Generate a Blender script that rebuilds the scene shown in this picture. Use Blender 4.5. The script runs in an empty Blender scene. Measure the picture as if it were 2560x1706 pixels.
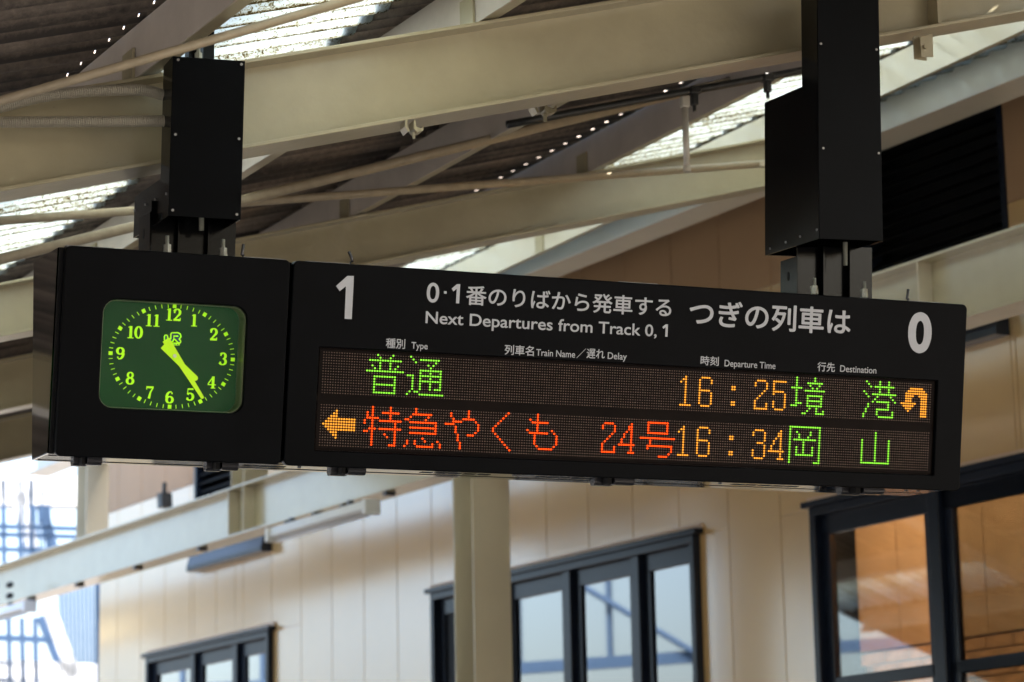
import bpy, math, random
from mathutils import Vector as V, Matrix
random.seed(7)
S = bpy.context.scene
COL = S.collection

# ------------------------------------------------------------------ camera
FPX = 6800.0                       # focal length in photo pixels (2560 wide)
_th = math.atan((2306 - 853) / FPX)
_up = V((-.02 * math.cos(_th), -math.cos(_th), math.sin(_th))).normalized()
_F = (V((0, 0, 1)) - _up[2] * _up).normalized()
_R = _F.cross(_up)
if _R[0] < 0: _R = -_R
CAM = V((0, 0, 1.6))
def w_of(c):                       # camera-space (x right, y down, z forward) to world
    return V((_R.dot(c), _F.dot(c), _up.dot(c)))
cx_, cy_, cz_ = w_of(V((1, 0, 0))), w_of(V((0, -1, 0))), w_of(V((0, 0, -1)))
cd = bpy.data.cameras.new('camera'); cam = bpy.data.objects.new('camera', cd); COL.objects.link(cam)
cam.matrix_world = Matrix(((cx_[0], cy_[0], cz_[0], CAM[0]), (cx_[1], cy_[1], cz_[1], CAM[1]), (cx_[2], cy_[2], cz_[2], CAM[2]), (0, 0, 0, 1)))
cd.sensor_width = 36; cd.lens = 36 * FPX / 2560; cd.clip_end = 2000
cd.dof.use_dof = True; cd.dof.focus_distance = 8.35; cd.dof.aperture_fstop = 4.0; cd.dof.aperture_blades = 9
S.camera = cam

# ------------------------------------------------------------------ light
SUN_EL, SUN_AZ = math.radians(50), math.radians(100)    # azimuth clockwise from +Y
wd = bpy.data.worlds.new('World'); S.world = wd; wd.use_nodes = True
nt = wd.node_tree; nt.nodes.clear()
sky = nt.nodes.new('ShaderNodeTexSky'); sky.sky_type = 'NISHITA'; sky.sun_disc = False
sky.sun_elevation = SUN_EL; sky.sun_rotation = SUN_AZ; sky.dust_density = 5.0; sky.air_density = 1.0
bg = nt.nodes.new('ShaderNodeBackground'); bg.inputs[1].default_value = 0.15
wo = nt.nodes.new('ShaderNodeOutputWorld')
nt.links.new(sky.outputs[0], bg.inputs[0]); nt.links.new(bg.outputs[0], wo.inputs[0])
sd = bpy.data.lights.new('sun', 'SUN'); sd.energy = 3.6; sd.angle = math.radians(.5); sd.color = (1, .94, .85)
sun = bpy.data.objects.new('sun', sd); COL.objects.link(sun)
_sv = V((math.sin(SUN_AZ) * math.cos(SUN_EL), math.cos(SUN_AZ) * math.cos(SUN_EL), math.sin(SUN_EL)))
sun.rotation_euler = _sv.to_track_quat('Z', 'Y').to_euler()
S.view_settings.view_transform = 'Standard'; S.view_settings.look = 'None'
S.view_settings.exposure = 2.45; S.view_settings.gamma = 1; S.view_settings.use_curve_mapping = False
S.render.engine = 'CYCLES'
try:
    S.cycles.use_denoising = True; S.cycles.denoiser = 'OPENIMAGEDENOISE'
except Exception: pass
S.cycles.max_bounces = 10; S.cycles.diffuse_bounces = 6; S.cycles.glossy_bounces = 5; S.cycles.transmission_bounces = 8
S.cycles.transparent_max_bounces = 12; S.cycles.sample_clamp_indirect = 8.0

# ------------------------------------------------------------------ frames
def ray(px, py): return w_of(V(((px - 1280) / FPX, (py - 853) / FPX, 1)))
def hit(px, py, P0, n):
    d = ray(px, py); return CAM + d * ((P0 - CAM).dot(n) / d.dot(n))
PIT = .008                                                     # LED pitch
LX = w_of(V((.9356017, .05316451, .3490315)))                  # along the board
LD = w_of(V((-.04702742, .99855413, -.02603979)))              # down the tilted face
LN = w_of(V((.34991124, -.00794882, -.93674913)))              # out of the face
LO = CAM + w_of(V((-.55310673, .03261321, 8.05357199)))
X = V((LX[0], LX[1], 0)).normalized(); Y = V((-X[1], X[0], 0)); Z = V((0, 0, 1))
W0 = LO + LD * (-33.3 * PIT)
def SP(px, py, w=0.0): return hit(px, py, W0 + Y * w, Y)       # point on the upright plane w metres behind the board
def LP(a, b, out=0.0): return LO + LX * (a * PIT) + LD * (b * PIT) + LN * out
def inv(px, py, out=0.0):
    P = hit(px, py, LO + LN * out, LN) - LO
    return P.dot(LX) / PIT, P.dot(LD) / PIT
def hdir(px):
    a, b = ray(px, 2300)[2], ray(px, 2400)[2]
    d = ray(px, 2300 + 100 * a / (a - b)); d[2] = 0; return d.normalized()
DP, DB = hdir(-2450), hdir(-2938)                              # purlins, building
M = .2605
def zbot(u): return 3.962 + M * u
def ztop(u): return zbot(u) + .283
SL = (X + Z * M).normalized()
kx, ky = DP.dot(X), DP.dot(Y)
def RP(u, v, dz=0.0):                                          # roof coordinates: u up the slope, v away
    P = W0 + X * u + DP * v; return V((P[0], P[1], ztop(u) + dz))
def rv(w): return w / ky
def ru(a, w): return a - w * kx / ky
Bn = V((-DB[1], DB[0], 0))
def WB(px, py, Z0): return hit(px, py, CAM + ray(1280, 853) * Z0, Bn)
def WS(s, z, Z0):                                              # building coordinates: s metres along, z up
    P = CAM + ray(1280, 853) * Z0; P = V((P[0], P[1], z)); return P + DB * s
def sof(px, py, Z0): return (WB(px, py, Z0) - WS(0, 0, Z0)).dot(DB)

# ------------------------------------------------------------------ materials
def mat(name, col, rough=.5, metal=0., spec=.5, bump=0., bscale=60., var=0., vscale=3., emit=None, estr=0., coat=0., ior=None, dirt=None, crough=.16, cior=2.2):
    m = bpy.data.materials.new(name); m.use_nodes = True; n = m.node_tree; b = n.nodes['Principled BSDF']
    b.inputs['Base Color'].default_value = (*col, 1); b.inputs['Roughness'].default_value = rough
    b.inputs['Metallic'].default_value = metal; b.inputs['Specular IOR Level'].default_value = spec
    if ior: b.inputs['IOR'].default_value = ior
    if coat: b.inputs['Coat Weight'].default_value = coat; b.inputs['Coat Roughness'].default_value = crough; b.inputs['Coat IOR'].default_value = cior
    if emit: b.inputs['Emission Color'].default_value = (*emit, 1); b.inputs['Emission Strength'].default_value = estr
    tc = n.nodes.new('ShaderNodeTexCoord')
    if var or dirt:
        ns = n.nodes.new('ShaderNodeTexNoise'); ns.inputs['Scale'].default_value = vscale; ns.inputs['Detail'].default_value = 6
        ns.inputs['Roughness'].default_value = .6
        n.links.new(tc.outputs['Object'], ns.inputs['Vector'])
        cr = n.nodes.new('ShaderNodeValToRGB')
        cr.color_ramp.elements[0].position = .35; cr.color_ramp.elements[1].position = .68
        cr.color_ramp.elements[0].color = (*[c * (1 - var) for c in col], 1); cr.color_ramp.elements[1].color = (*[min(1, c * (1 + var)) for c in col], 1)
        n.links.new(ns.outputs[0], cr.inputs[0]); out = cr.outputs[0]
        if dirt:
            n2 = n.nodes.new('ShaderNodeTexNoise'); n2.inputs['Scale'].default_value = dirt[1]; n2.inputs['Detail'].default_value = 8; n2.inputs['Roughness'].default_value = .7
            n.links.new(tc.outputs['Object'], n2.inputs['Vector'])
            c2 = n.nodes.new('ShaderNodeValToRGB'); c2.color_ramp.elements[0].position = dirt[2]; c2.color_ramp.elements[1].position = dirt[2] + .05
            n.links.new(n2.outputs[0], c2.inputs[0])
            mx = n.nodes.new('ShaderNodeMixRGB'); n.links.new(c2.outputs[0], mx.inputs[0]); n.links.new(out, mx.inputs[1]); mx.inputs[2].default_value = (*dirt[0], 1)
            out = mx.outputs[0]
        n.links.new(out, b.inputs['Base Color'])
    if bump:
        nb = n.nodes.new('ShaderNodeTexNoise'); nb.inputs['Scale'].default_value = bscale; nb.inputs['Detail'].default_value = 4
        bp = n.nodes.new('ShaderNodeBump'); bp.inputs['Strength'].default_value = bump; bp.inputs['Distance'].default_value = .004
        n.links.new(tc.outputs['Object'], nb.inputs['Vector']); n.links.new(nb.outputs[0], bp.inputs['Height']); n.links.new(bp.outputs[0], b.inputs['Normal'])
    return m
BLACK = mat('black_enamel', (.003, .0034, .004), .16, spec=.22, bump=.06, bscale=220, var=.2, vscale=8)
FACE = mat('black_satin_face', (.0025, .0030, .0040), .32, spec=.05, dirt=((.03, .03, .03), 170, .80), var=.3, vscale=4, bump=.03, bscale=260)
SEAM = mat('black_seam_rubber', (.003, .003, .003), .8)  # dull black of gaskets, seams and slots
CREAM = mat('cream_steel_paint', (.39, .345, .22), .32, spec=.5, coat=.3, crough=.22, cior=1.8, bump=.4, bscale=26, var=.06, vscale=5, dirt=((.10, .08, .05), 42, .71))
CREAM2 = mat('cream_gloss_paint', (.58, .52, .38), .22, spec=.6, bump=.12, bscale=9, var=.05, vscale=2)
GREYP = mat('grey_purlin_paint', (.54, .49, .43), .4, bump=.2, bscale=40, var=.08, vscale=6)
ROD = mat('beige_rod_paint', (.42, .35, .24), .4, bump=.15, bscale=80, var=.1, vscale=20)
FLEX = mat('grey_plastic_conduit', (.42, .39, .31), .45)
def corr_coords(n):
    """v = distance across the corrugations, and a vector stretched along them"""
    tc = n.nodes.new('ShaderNodeTexCoord'); ky_ = DP.dot(Y)
    dv = n.nodes.new('ShaderNodeVectorMath'); dv.operation = 'DOT_PRODUCT'; dv.inputs[1].default_value = tuple(Y / ky_)
    du = n.nodes.new('ShaderNodeVectorMath'); du.operation = 'DOT_PRODUCT'; du.inputs[1].default_value = tuple(X)
    oi = n.nodes.new('ShaderNodeObjectInfo')
    n.links.new(tc.outputs['Object'], dv.inputs[0]); n.links.new(tc.outputs['Object'], du.inputs[0])
    sc = n.nodes.new('ShaderNodeMath'); sc.operation = 'MULTIPLY'; sc.inputs[1].default_value = .06; n.links.new(du.outputs['Value'], sc.inputs[0])
    rn = n.nodes.new('ShaderNodeMath'); rn.operation = 'MULTIPLY'; rn.inputs[1].default_value = 40; n.links.new(oi.outputs['Random'], rn.inputs[0])
    cb = n.nodes.new('ShaderNodeCombineXYZ'); n.links.new(dv.outputs['Value'], cb.inputs[0]); n.links.new(sc.outputs[0], cb.inputs[1]); n.links.new(rn.outputs[0], cb.inputs[2])
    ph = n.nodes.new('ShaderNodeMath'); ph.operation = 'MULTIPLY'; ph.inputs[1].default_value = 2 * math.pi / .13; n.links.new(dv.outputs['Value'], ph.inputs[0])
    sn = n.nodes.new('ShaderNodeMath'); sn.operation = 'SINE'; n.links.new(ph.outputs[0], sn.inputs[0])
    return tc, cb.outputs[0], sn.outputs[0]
def slate():
    m = bpy.data.materials.new('brown_slate_roofing'); m.use_nodes = True; n = m.node_tree; b = n.nodes['Principled BSDF']
    b.inputs['Roughness'].default_value = .85
    tc, st, sn = corr_coords(n)
    a = n.nodes.new('ShaderNodeTexNoise'); a.inputs['Scale'].default_value = 9; a.inputs['Detail'].default_value = 5; n.links.new(st, a.inputs[0])
    g = n.nodes.new('ShaderNodeTexNoise'); g.inputs['Scale'].default_value = 34; g.inputs['Detail'].default_value = 8; g.inputs['Roughness'].default_value = .75; n.links.new(tc.outputs['Object'], g.inputs[0])
    q = n.nodes.new('ShaderNodeMath'); q.operation = 'MULTIPLY_ADD'; n.links.new(g.outputs[0], q.inputs[0]); q.inputs[1].default_value = .45; n.links.new(a.outputs[0], q.inputs[2])
    k = n.nodes.new('ShaderNodeMath'); k.operation = 'MULTIPLY_ADD'; n.links.new(sn, k.inputs[0]); k.inputs[1].default_value = .15; n.links.new(q.outputs[0], k.inputs[2])  # lighter crests, darker dirty troughs: rib shading put into the colour
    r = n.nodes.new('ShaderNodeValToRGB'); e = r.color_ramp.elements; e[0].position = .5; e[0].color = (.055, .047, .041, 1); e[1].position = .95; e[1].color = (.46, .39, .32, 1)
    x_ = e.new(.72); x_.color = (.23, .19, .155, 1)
    n.links.new(k.outputs[0], r.inputs[0]); n.links.new(r.outputs[0], b.inputs['Base Color'])
    bp = n.nodes.new('ShaderNodeBump'); bp.inputs['Strength'].default_value = .5; bp.inputs['Distance'].default_value = .004; n.links.new(g.outputs[0], bp.inputs['Height']); n.links.new(bp.outputs[0], b.inputs['Normal'])
    return m
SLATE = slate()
PIPE = mat('black_pipe_paint', (.03, .032, .03), .4, bump=.3, bscale=50, var=.4, vscale=20)
LATCH = mat('dark_grey_latch_plastic', (.03, .03, .034), .25, spec=.6)
STEEL = mat('zinc_steel', (.62, .60, .56), .28, metal=1., bump=.1, bscale=300)
BOLT = mat('weathered_zinc', (.42, .43, .38), .4, metal=.75, bump=.3, bscale=200)
SCREW = mat('dull_screw_steel', (.30, .29, .28), .5, metal=.7)
DSTEEL = mat('dark_steel', (.10, .10, .105), .35, metal=.8, bump=.2, bscale=200)
WHITEP = mat('white_steel_paint', (.64, .61, .52), .26, spec=.6, bump=.06, bscale=8, var=.04, coat=.4)
GIRD = mat('cream_girder_paint', (.50, .45, .30), .25, spec=.6, coat=.5, crough=.18, bump=.06, bscale=6, var=.05)
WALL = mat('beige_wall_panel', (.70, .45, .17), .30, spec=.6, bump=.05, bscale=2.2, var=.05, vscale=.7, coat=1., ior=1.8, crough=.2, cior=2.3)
TAN = mat('tan_upper_wall', (.44, .28, .15), .5, bump=.05, bscale=3, var=.08, vscale=.8)  # darker tan for the wall panels above the split height
TRIM = mat('beige_trim', (.62, .46, .32), .35)
ALU = mat('blue_black_aluminium', (.010, .015, .026), .25, metal=.0, spec=.35, bump=.02)
ALUD = mat('dark_bronze_aluminium', (.006, .0065, .007), .5, spec=.2)
BRICK = mat('tan_brick', (.42, .22, .10), .8, bump=.5, bscale=60, var=.3, vscale=9)
MORT = mat('mortar', (.5, .36, .24), .9, bump=.3)
WOOD = mat('warm_timber_board', (.42, .25, .13), .7, spec=.2, bump=.2, bscale=30, var=.12, vscale=3)
CEIL = mat('grey_brown_ceiling', (.25, .20, .15), .8, var=.1)
CONC = mat('platform_concrete', (.135, .122, .105), .85, bump=.4, bscale=20, var=.15, vscale=2)
BALL = mat('track_ballast', (.35, .31, .27), .95, bump=1., bscale=30, var=.4, vscale=20)
LETTER = mat('grey_white_lettering', (.54, .55, .58), .6, spec=.2)
LIME = mat('lime_fluorescent', (.52, .95, .0), .55, emit=(.50, 1., .0), estr=.10)
LIMEH = mat('lime_fluorescent_hand', (.62, .86, .0), .5, emit=(.62, .95, .0), estr=.08)
LOGOB = mat('logo_blue', (.0, .05, .16), .5)
LEDBG = mat('led_board_brown', (.008, .0042, .003), .6, spec=.1, var=.3, vscale=6)
LEDOFF = mat('led_unlit_beige', (.22, .14, .105), .5, var=.3, vscale=40)
def led(name, core, s):
    return mat(name, tuple(c * .12 for c in core), .5, spec=.1, emit=core, estr=s)
LEDG = led('led_green', (.33, 1., .06), .20); LEDR = led('led_red', (1., .06, .004), .45); LEDA = led('led_amber', (1., .36, .035), .27)
TUBE = mat('fluorescent_tube_unlit', (.8, .82, .85), .3)
FIX = mat('white_fixture_enamel', (.75, .75, .73), .3)
LAMP = mat('warm_downlight', (1, .8, .5), .5, emit=(1, .72, .35), estr=1.6)
BLUEST = mat('blue_grey_steel', (.05, .095, .18), .8, spec=.2)
PALE = mat('pale_cladding', (.6, .63, .66), .5)
def translucent():
    m = bpy.data.materials.new('mossy_fibreglass'); m.use_nodes = True; n = m.node_tree; n.nodes.clear()
    o = n.nodes.new('ShaderNodeOutputMaterial'); tr = n.nodes.new('ShaderNodeBsdfTranslucent'); df = n.nodes.new('ShaderNodeBsdfDiffuse')
    mx = n.nodes.new('ShaderNodeMixShader'); mx.inputs[0].default_value = .2
    tc, st, sn = corr_coords(n)
    a = n.nodes.new('ShaderNodeTexNoise'); a.inputs['Scale'].default_value = 75; a.inputs['Detail'].default_value = 2; a.inputs['Distortion'].default_value = 1.6; n.links.new(tc.outputs['Object'], a.inputs[0])
    b = n.nodes.new('ShaderNodeTexNoise'); b.inputs['Scale'].default_value = 9; b.inputs['Detail'].default_value = 5; n.links.new(st, b.inputs[0])
    m1 = n.nodes.new('ShaderNodeMath'); m1.operation = 'MULTIPLY_ADD'; n.links.new(b.outputs[0], m1.inputs[0]); m1.inputs[1].default_value = .6; n.links.new(a.outputs[0], m1.inputs[2])
    # dirt gathers in the troughs
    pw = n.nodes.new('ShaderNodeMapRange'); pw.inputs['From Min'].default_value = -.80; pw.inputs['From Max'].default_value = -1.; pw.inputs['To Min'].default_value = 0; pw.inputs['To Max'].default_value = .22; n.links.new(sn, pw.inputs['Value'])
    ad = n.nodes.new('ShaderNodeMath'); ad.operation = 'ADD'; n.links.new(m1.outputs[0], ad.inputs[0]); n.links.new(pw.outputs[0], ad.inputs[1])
    r = n.nodes.new('ShaderNodeValToRGB'); e = r.color_ramp.elements; e[0].position = .84; e[0].color = (.62, .68, .68, 1); e[1].position = 1.1 if False else 1.0; e[1].color = (.10, .075, .03, 1)
    k = e.new(.92); k.color = (.40, .38, .27, 1)
    n.links.new(ad.outputs[0], r.inputs[0]); n.links.new(r.outputs[0], tr.inputs[0]); n.links.new(r.outputs[0], df.inputs[0])
    n.links.new(tr.outputs[0], mx.inputs[1]); n.links.new(df.outputs[0], mx.inputs[2]); n.links.new(mx.outputs[0], o.inputs[0])
    return m
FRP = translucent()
def glass(name, tint, mixf=1.0, rough=.02):
    m = bpy.data.materials.new(name); m.use_nodes = True; n = m.node_tree; n.nodes.clear()
    o = n.nodes.new('ShaderNodeOutputMaterial'); t = n.nodes.new('ShaderNodeBsdfTransparent'); t.inputs[0].default_value = (*tint, 1)
    g = n.nodes.new('ShaderNodeBsdfGlossy'); g.inputs['Roughness'].default_value = rough
    f = n.nodes.new('ShaderNodeFresnel'); f.inputs[0].default_value = 1.5
    mu = n.nodes.new('ShaderNodeMath'); mu.operation = 'MULTIPLY'; mu.inputs[1].default_value = mixf
    x = n.nodes.new('ShaderNodeMixShader'); n.links.new(f.outputs[0], mu.inputs[0]); n.links.new(mu.outputs[0], x.inputs[0])
    n.links.new(t.outputs[0], x.inputs[1]); n.links.new(g.outputs[0], x.inputs[2]); n.links.new(x.outputs[0], o.inputs[0]); return m
GLASS = glass('filmed_window_glass', (.80, .84, .84), 4.5)
GLASSR = glass('window_glass', (.88, .90, .90), .45)
CLKG = glass('clock_glass', (.93, .97, .94), .14, .12)
DIAL = mat('dark_green_dial', (.003, .034, .008), .35, spec=.12, emit=(.0, .14, .02), estr=.03, var=.25, vscale=3)

# ------------------------------------------------------------------ builders
class MB:
    def __init__(s): s.v = []; s.f = []
    def quad(s, a, b, c, d):
        i = len(s.v); s.v += [a, b, c, d]; s.f.append((i, i + 1, i + 2, i + 3)); return s
    def box(s, P, A, B, C):                      # corner + three edge vectors
        i = len(s.v)
        s.v += [P, P + A, P + A + B, P + B, P + C, P + A + C, P + A + B + C, P + B + C]
        s.f += [tuple(i + k for k in q) for q in ((0, 3, 2, 1), (4, 5, 6, 7), (0, 1, 5, 4), (1, 2, 6, 5), (2, 3, 7, 6), (3, 0, 4, 7))]
        return s
    def cbox(s, P, A, B, C): return s.box(P - A / 2 - B / 2 - C / 2, A, B, C)
    def prism(s, pts, D):
        i = len(s.v); n = len(pts); s.v += list(pts) + [p + D for p in pts]
        s.f.append(tuple(range(i + n - 1, i - 1, -1))); s.f.append(tuple(range(i + n, i + 2 * n)))
        s.f += [(i + k, i + (k + 1) % n, i + n + (k + 1) % n, i + n + k) for k in range(n)]; return s
    def tube(s, pts, r, seg=12, radii=None):
        i0 = len(s.v); n = len(pts)
        for k, p in enumerate(pts):
            t = (pts[min(k + 1, n - 1)] - pts[max(k - 1, 0)]).normalized()
            a = t.cross(Z if abs(t[2]) < .9 else X).normalized(); b = t.cross(a)
            rr = radii[k] if radii else r
            for j in range(seg):
                q = 2 * math.pi * j / seg; s.v.append(p + a * (rr * math.cos(q)) + b * (rr * math.sin(q)))
        for k in range(n - 1):
            for j in range(seg):
                s.f.append((i0 + k * seg + j, i0 + k * seg + (j + 1) % seg, i0 + (k + 1) * seg + (j + 1) % seg, i0 + (k + 1) * seg + j))
        s.f.append(tuple(i0 + j for j in range(seg - 1, -1, -1))); s.f.append(tuple(i0 + (n - 1) * seg + j for j in range(seg))); return s
    def build(s, name, m, parent=None, org=None, bevel=0., smooth=False, label=None, kind=None):
        me = bpy.data.meshes.new(name); o0 = org if org is not None else V((0, 0, 0))
        me.from_pydata([tuple(v - o0) for v in s.v], [], s.f)
        me.materials.append(m); me.update()
        import bmesh
        bm = bmesh.new(); bm.from_mesh(me); bmesh.ops.recalc_face_normals(bm, faces=bm.faces); bm.to_mesh(me); bm.free()
        if smooth:
            for p in me.polygons: p.use_smooth = True
        o = bpy.data.objects.new(name, me); COL.objects.link(o)
        if parent is not None: o.parent = parent
        elif org is not None: o.location = org
        if bevel:
            b = o.modifiers.new('bevel', 'BEVEL'); b.width = bevel; b.segments = 2; b.limit_method = 'ANGLE'
        if label: o['label'] = label
        if kind: o['kind'] = kind
        return o
def thing(name, loc, label, cat, group=None):
    o = bpy.data.objects.new(name, None); o.empty_display_size = .1; COL.objects.link(o); o.location = loc
    o['label'] = label; o['category'] = cat
    if group: o['group'] = group
    return o
def tag(o, label, cat, group=None):
    o['label'] = label; o['category'] = cat
    if group: o['group'] = group
    return o

# ================================================================== ground
MB().box(V((-60, -40, -.5)), V((160, 0, 0)), V((0, 220, 0)), V((0, 0, .5))).build('platform_floor', CONC, kind='structure')

# ================================================================== canopy rafters
def rafter(w, a0, a1, h, label, stiff=()):
    fw = .15
    def P(a, dz, ww): q = W0 + X * a + Y * ww; return V((q[0], q[1], ztop(ru(a, w)) + dz))
    root = thing('roof_rafter', P((a0 + a1) / 2, -h, w), label, 'steel beam', 'sloping steel rafters under the canopy roof'); o = root.location.copy()
    L = P(a1, 0, w) - P(a0, 0, w); U = Z
    MB().box(P(a0, -h + .012, w + fw / 2 - .004), L, Y * .008, U * (h - .024)).build('web', CREAM, root, o)
    MB().box(P(a0, -.012, w), L, Y * fw, U * .012).build('top_flange', CREAM, root, o, bevel=.002)
    MB().box(P(a0, -h, w), L, Y * fw, U * .012).build('bottom_flange', CREAM, root, o, bevel=.002)
    for a in stiff:
        MB().box(P(a, -h + .012, w + .004), X * .01, Y * (fw / 2 - .008), U * (h - .024)).build('stiffener', CREAM, root, o)
    return root
def a_of(px, py, w): return (SP(px, py, w) - W0).dot(X)
r1 = rafter(.22, -1.6, 3.6, .283, 'near cream steel rafter that the black board hangers clamp onto', (a_of(2335, 40, .25),))
W2 = 3.73
r2 = rafter(W2, -2.2, 3.55, .235, 'cream rafter just behind the board, running from its left hanger to its right hanger')
r3 = rafter(6.3, -3.2, 2.2, .27, 'shadowed cream rafter left of the clock, second one behind the board')
r4 = rafter(9.2, -4.5, 1.2, .27, 'farthest cream rafter, low at the left edge beside the clock')

# ================================================================== purlins
def purlin(u, v0, v1, label, h=.17, pm=GREYP):
    root = thing('roof_purlin', RP(u, (v0 + v1) / 2), label, 'steel beam', 'purlins across the rafters'); o = root.location.copy()
    L = DP * (v1 - v0)
    MB().box(RP(u, v0, .003), L, X * .006, Z * (h - .003)).build('web', pm, root, o)
    MB().box(RP(u + .0062, v0, .004 + M * .0062), L, X * .065 + Z * M * .065, Z * .005).build('bottom_flange', CREAM, root, o)
    MB().box(RP(u + .0062, v0, h - .006), L, X * .06 + Z * M * .06, Z * .005).build('top_flange', GREYP, root, o)
    for w in (.22 + .03, W2 + .03, 6.33):
        q = rv(w)
        if v0 < q < v1: MB().box(RP(u - .01, q, .002), X * .008, DP * .09, Z * .1).build('cleat', CREAM, root, o)
    return root
PU = [(-.50, 'near grey purlin rising to the top edge left of the conduit'), (.60, 'cream purlin meeting the top of the near rafter above its middle'),
      (1.74, 'grey purlin crossing behind the near rafter in the middle of the photo'), (2.90, 'grey purlin edged by a row of bright dots of daylight'),
      (4.03, 'highest purlin, bright under the eave right of the right hanger')]
for u, lb in PU: purlin(u, -2.6, 12.5, lb, pm=WHITEP if u > 4 else GREYP)  # topmost purlin whitened for the light falling on its web

# ================================================================== roof sheets
PW = .13; AMP = .021; NW = 7                      # corrugation pitch, half height, waves per sheet
def sheet_mesh(u0, u1, name, m, hole=None, seg=14):
    me = bpy.data.meshes.new(name); vs = []; fs = []
    n = NW * seg; L = (u1 - u0); us = [0, L] if hole is None else [0, hole[0] - u0, hole[0] - u0 + hole[1], L]; nu = len(us)
    for t in (0, .006 if hole is None else .0015):
        for i in range(n + 1):
            v = i * PW / seg; z = AMP * math.sin(2 * math.pi * i / seg)
            for u in us:
                p = X * u + DP * v; vs.append((p[0], p[1], z + u * M + t))
    nb = len(vs) // 2
    for i in range(n):
        for k in range(nu - 1):
            if hole is not None and k == 1 and i % seg in ((6, 7) if hole[1] > .01 else (7,)): continue       # a daylight slit in each corrugation
            a = i * nu + k; fs.append((a, a + 1, a + nu + 1, a + nu)); fs.append((nb + a, nb + a + nu, nb + a + nu + 1, nb + a + 1))
        a = i * nu; fs.append((a, a + nu, nb + a + nu, nb + a)); a += nu - 1; fs.append((a, nb + a, nb + a + nu, a + nu))
    me.from_pydata(vs, [], fs); me.materials.append(m)
    for p in me.polygons: p.use_smooth = True
    me.update(); return me
roof = bpy.data.objects.new('canopy_roof', None); COL.objects.link(roof); roof['kind'] = 'structure'
HR = .17 + AMP
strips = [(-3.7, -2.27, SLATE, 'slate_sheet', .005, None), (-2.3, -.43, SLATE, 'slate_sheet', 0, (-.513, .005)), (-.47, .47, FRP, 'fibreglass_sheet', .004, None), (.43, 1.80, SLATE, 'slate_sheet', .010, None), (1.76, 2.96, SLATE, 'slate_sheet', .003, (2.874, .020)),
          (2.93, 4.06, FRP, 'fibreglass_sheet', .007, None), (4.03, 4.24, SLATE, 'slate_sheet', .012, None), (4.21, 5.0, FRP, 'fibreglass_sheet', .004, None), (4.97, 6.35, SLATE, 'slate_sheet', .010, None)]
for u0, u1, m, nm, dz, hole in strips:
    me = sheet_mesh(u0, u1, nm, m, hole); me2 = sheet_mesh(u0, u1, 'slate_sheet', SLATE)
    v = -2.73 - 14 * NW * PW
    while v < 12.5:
        near = v < -2.8                                             # unseen bays over the camera, kept all slate to hold back light
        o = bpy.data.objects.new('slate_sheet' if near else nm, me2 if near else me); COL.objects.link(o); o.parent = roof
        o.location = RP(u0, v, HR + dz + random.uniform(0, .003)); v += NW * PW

# ================================================================== departure board
brd = thing('departure_board', LP(85, 43), 'black hanging board with green analogue clock and lit train departure rows', 'departure board')
BO = brd.location.copy()
def lbox(a0, a1, b0, b1, o0, o1):                # box in board coordinates
    return MB().box(LP(a0, b0, o0), LX * ((a1 - a0) * PIT), LD * ((b1 - b0) * PIT), LN * (o1 - o0))
# housing: closed body, front tilted, back upright
def rrect(a0, a1, b0, b1, r, n=5, corners='1111'):
    pts = []
    cs = [(a0 + r, b0 + r, 180, corners[0]), (a1 - r, b0 + r, 270, corners[1]), (a1 - r, b1 - r, 0, corners[2]), (a0 + r, b1 - r, 90, corners[3])]
    ex = [(a0, b0), (a1, b0), (a1, b1), (a0, b1)]
    for (ca, cb, st, on), e in zip(cs, ex):
        if on == '0': pts.append(e); continue
        for k in range(n + 1):
            q = math.radians(st + 90 * k / n); pts.append((ca + r * math.cos(q), cb + r * math.sin(q)))
    return pts
BK = -LN
def housing():
    m = MB(); T0, B0 = -32.6, 41.7; A0, A1 = -100.2, 270.6
    f = [LP(A0, T0, -.045), LP(A1, T0, -.045), LP(A1, B0, -.045), LP(A0, B0, -.045)]
    bt = -Y * -1
    back = [f[0] + Y * .37 + Z * .046, f[1] + Y * .37 + Z * .046, f[2] + Y * .31 + Z * .024, f[3] + Y * .235 + Z * .019]
    ch = .03
    # chamfered rear edge
    b2 = [back[0] + X * .035 - Z * .02, back[1] - X * .035 - Z * .02, back[2] - X * .035 + Z * .02, back[3] + X * .035 + Z * .02]
    b3 = [p + Y * .03 for p in b2]
    m.v = f + back + b3
    m.f = [(0, 4, 5, 1), (1, 5, 6, 2), (2, 6, 7, 3), (3, 7, 4, 0), (4, 8, 9, 5), (5, 9, 10, 6), (6, 10, 11, 7), (7, 11, 8, 4), (8, 11, 10, 9)]
    return m, f, back
hm, hf, hb = housing()
hs = hm.build('housing', mat('black_gloss_housing', (.003, .0034, .004), .10, spec=.5, bump=.02, bscale=120, coat=1., crough=.05, cior=2.4), brd, BO, bevel=.004)
# recess ring between housing and doors
gm = MB()
for a0, a1, b0, b1 in ((-99.6, 270, -32.3, -31.3), (-99.6, 270, 40.6, 41.4), (-99.6, -98, -31.3, 40.6), (268.5, 270, -31.3, 40.6), (-15.6, -12.8, -31.3, 40.6)):
    gm.box(LP(a0, b0, -.048), LX * ((a1 - a0) * PIT), LD * ((b1 - b0) * PIT), LN * .012)
gm.build('door_gasket', SEAM, brd, BO)
lbox(-12.7, 268.4, -31.2, 40.5, -.044, -.040).build('inner_plate', SEAM, brd, BO)
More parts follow.
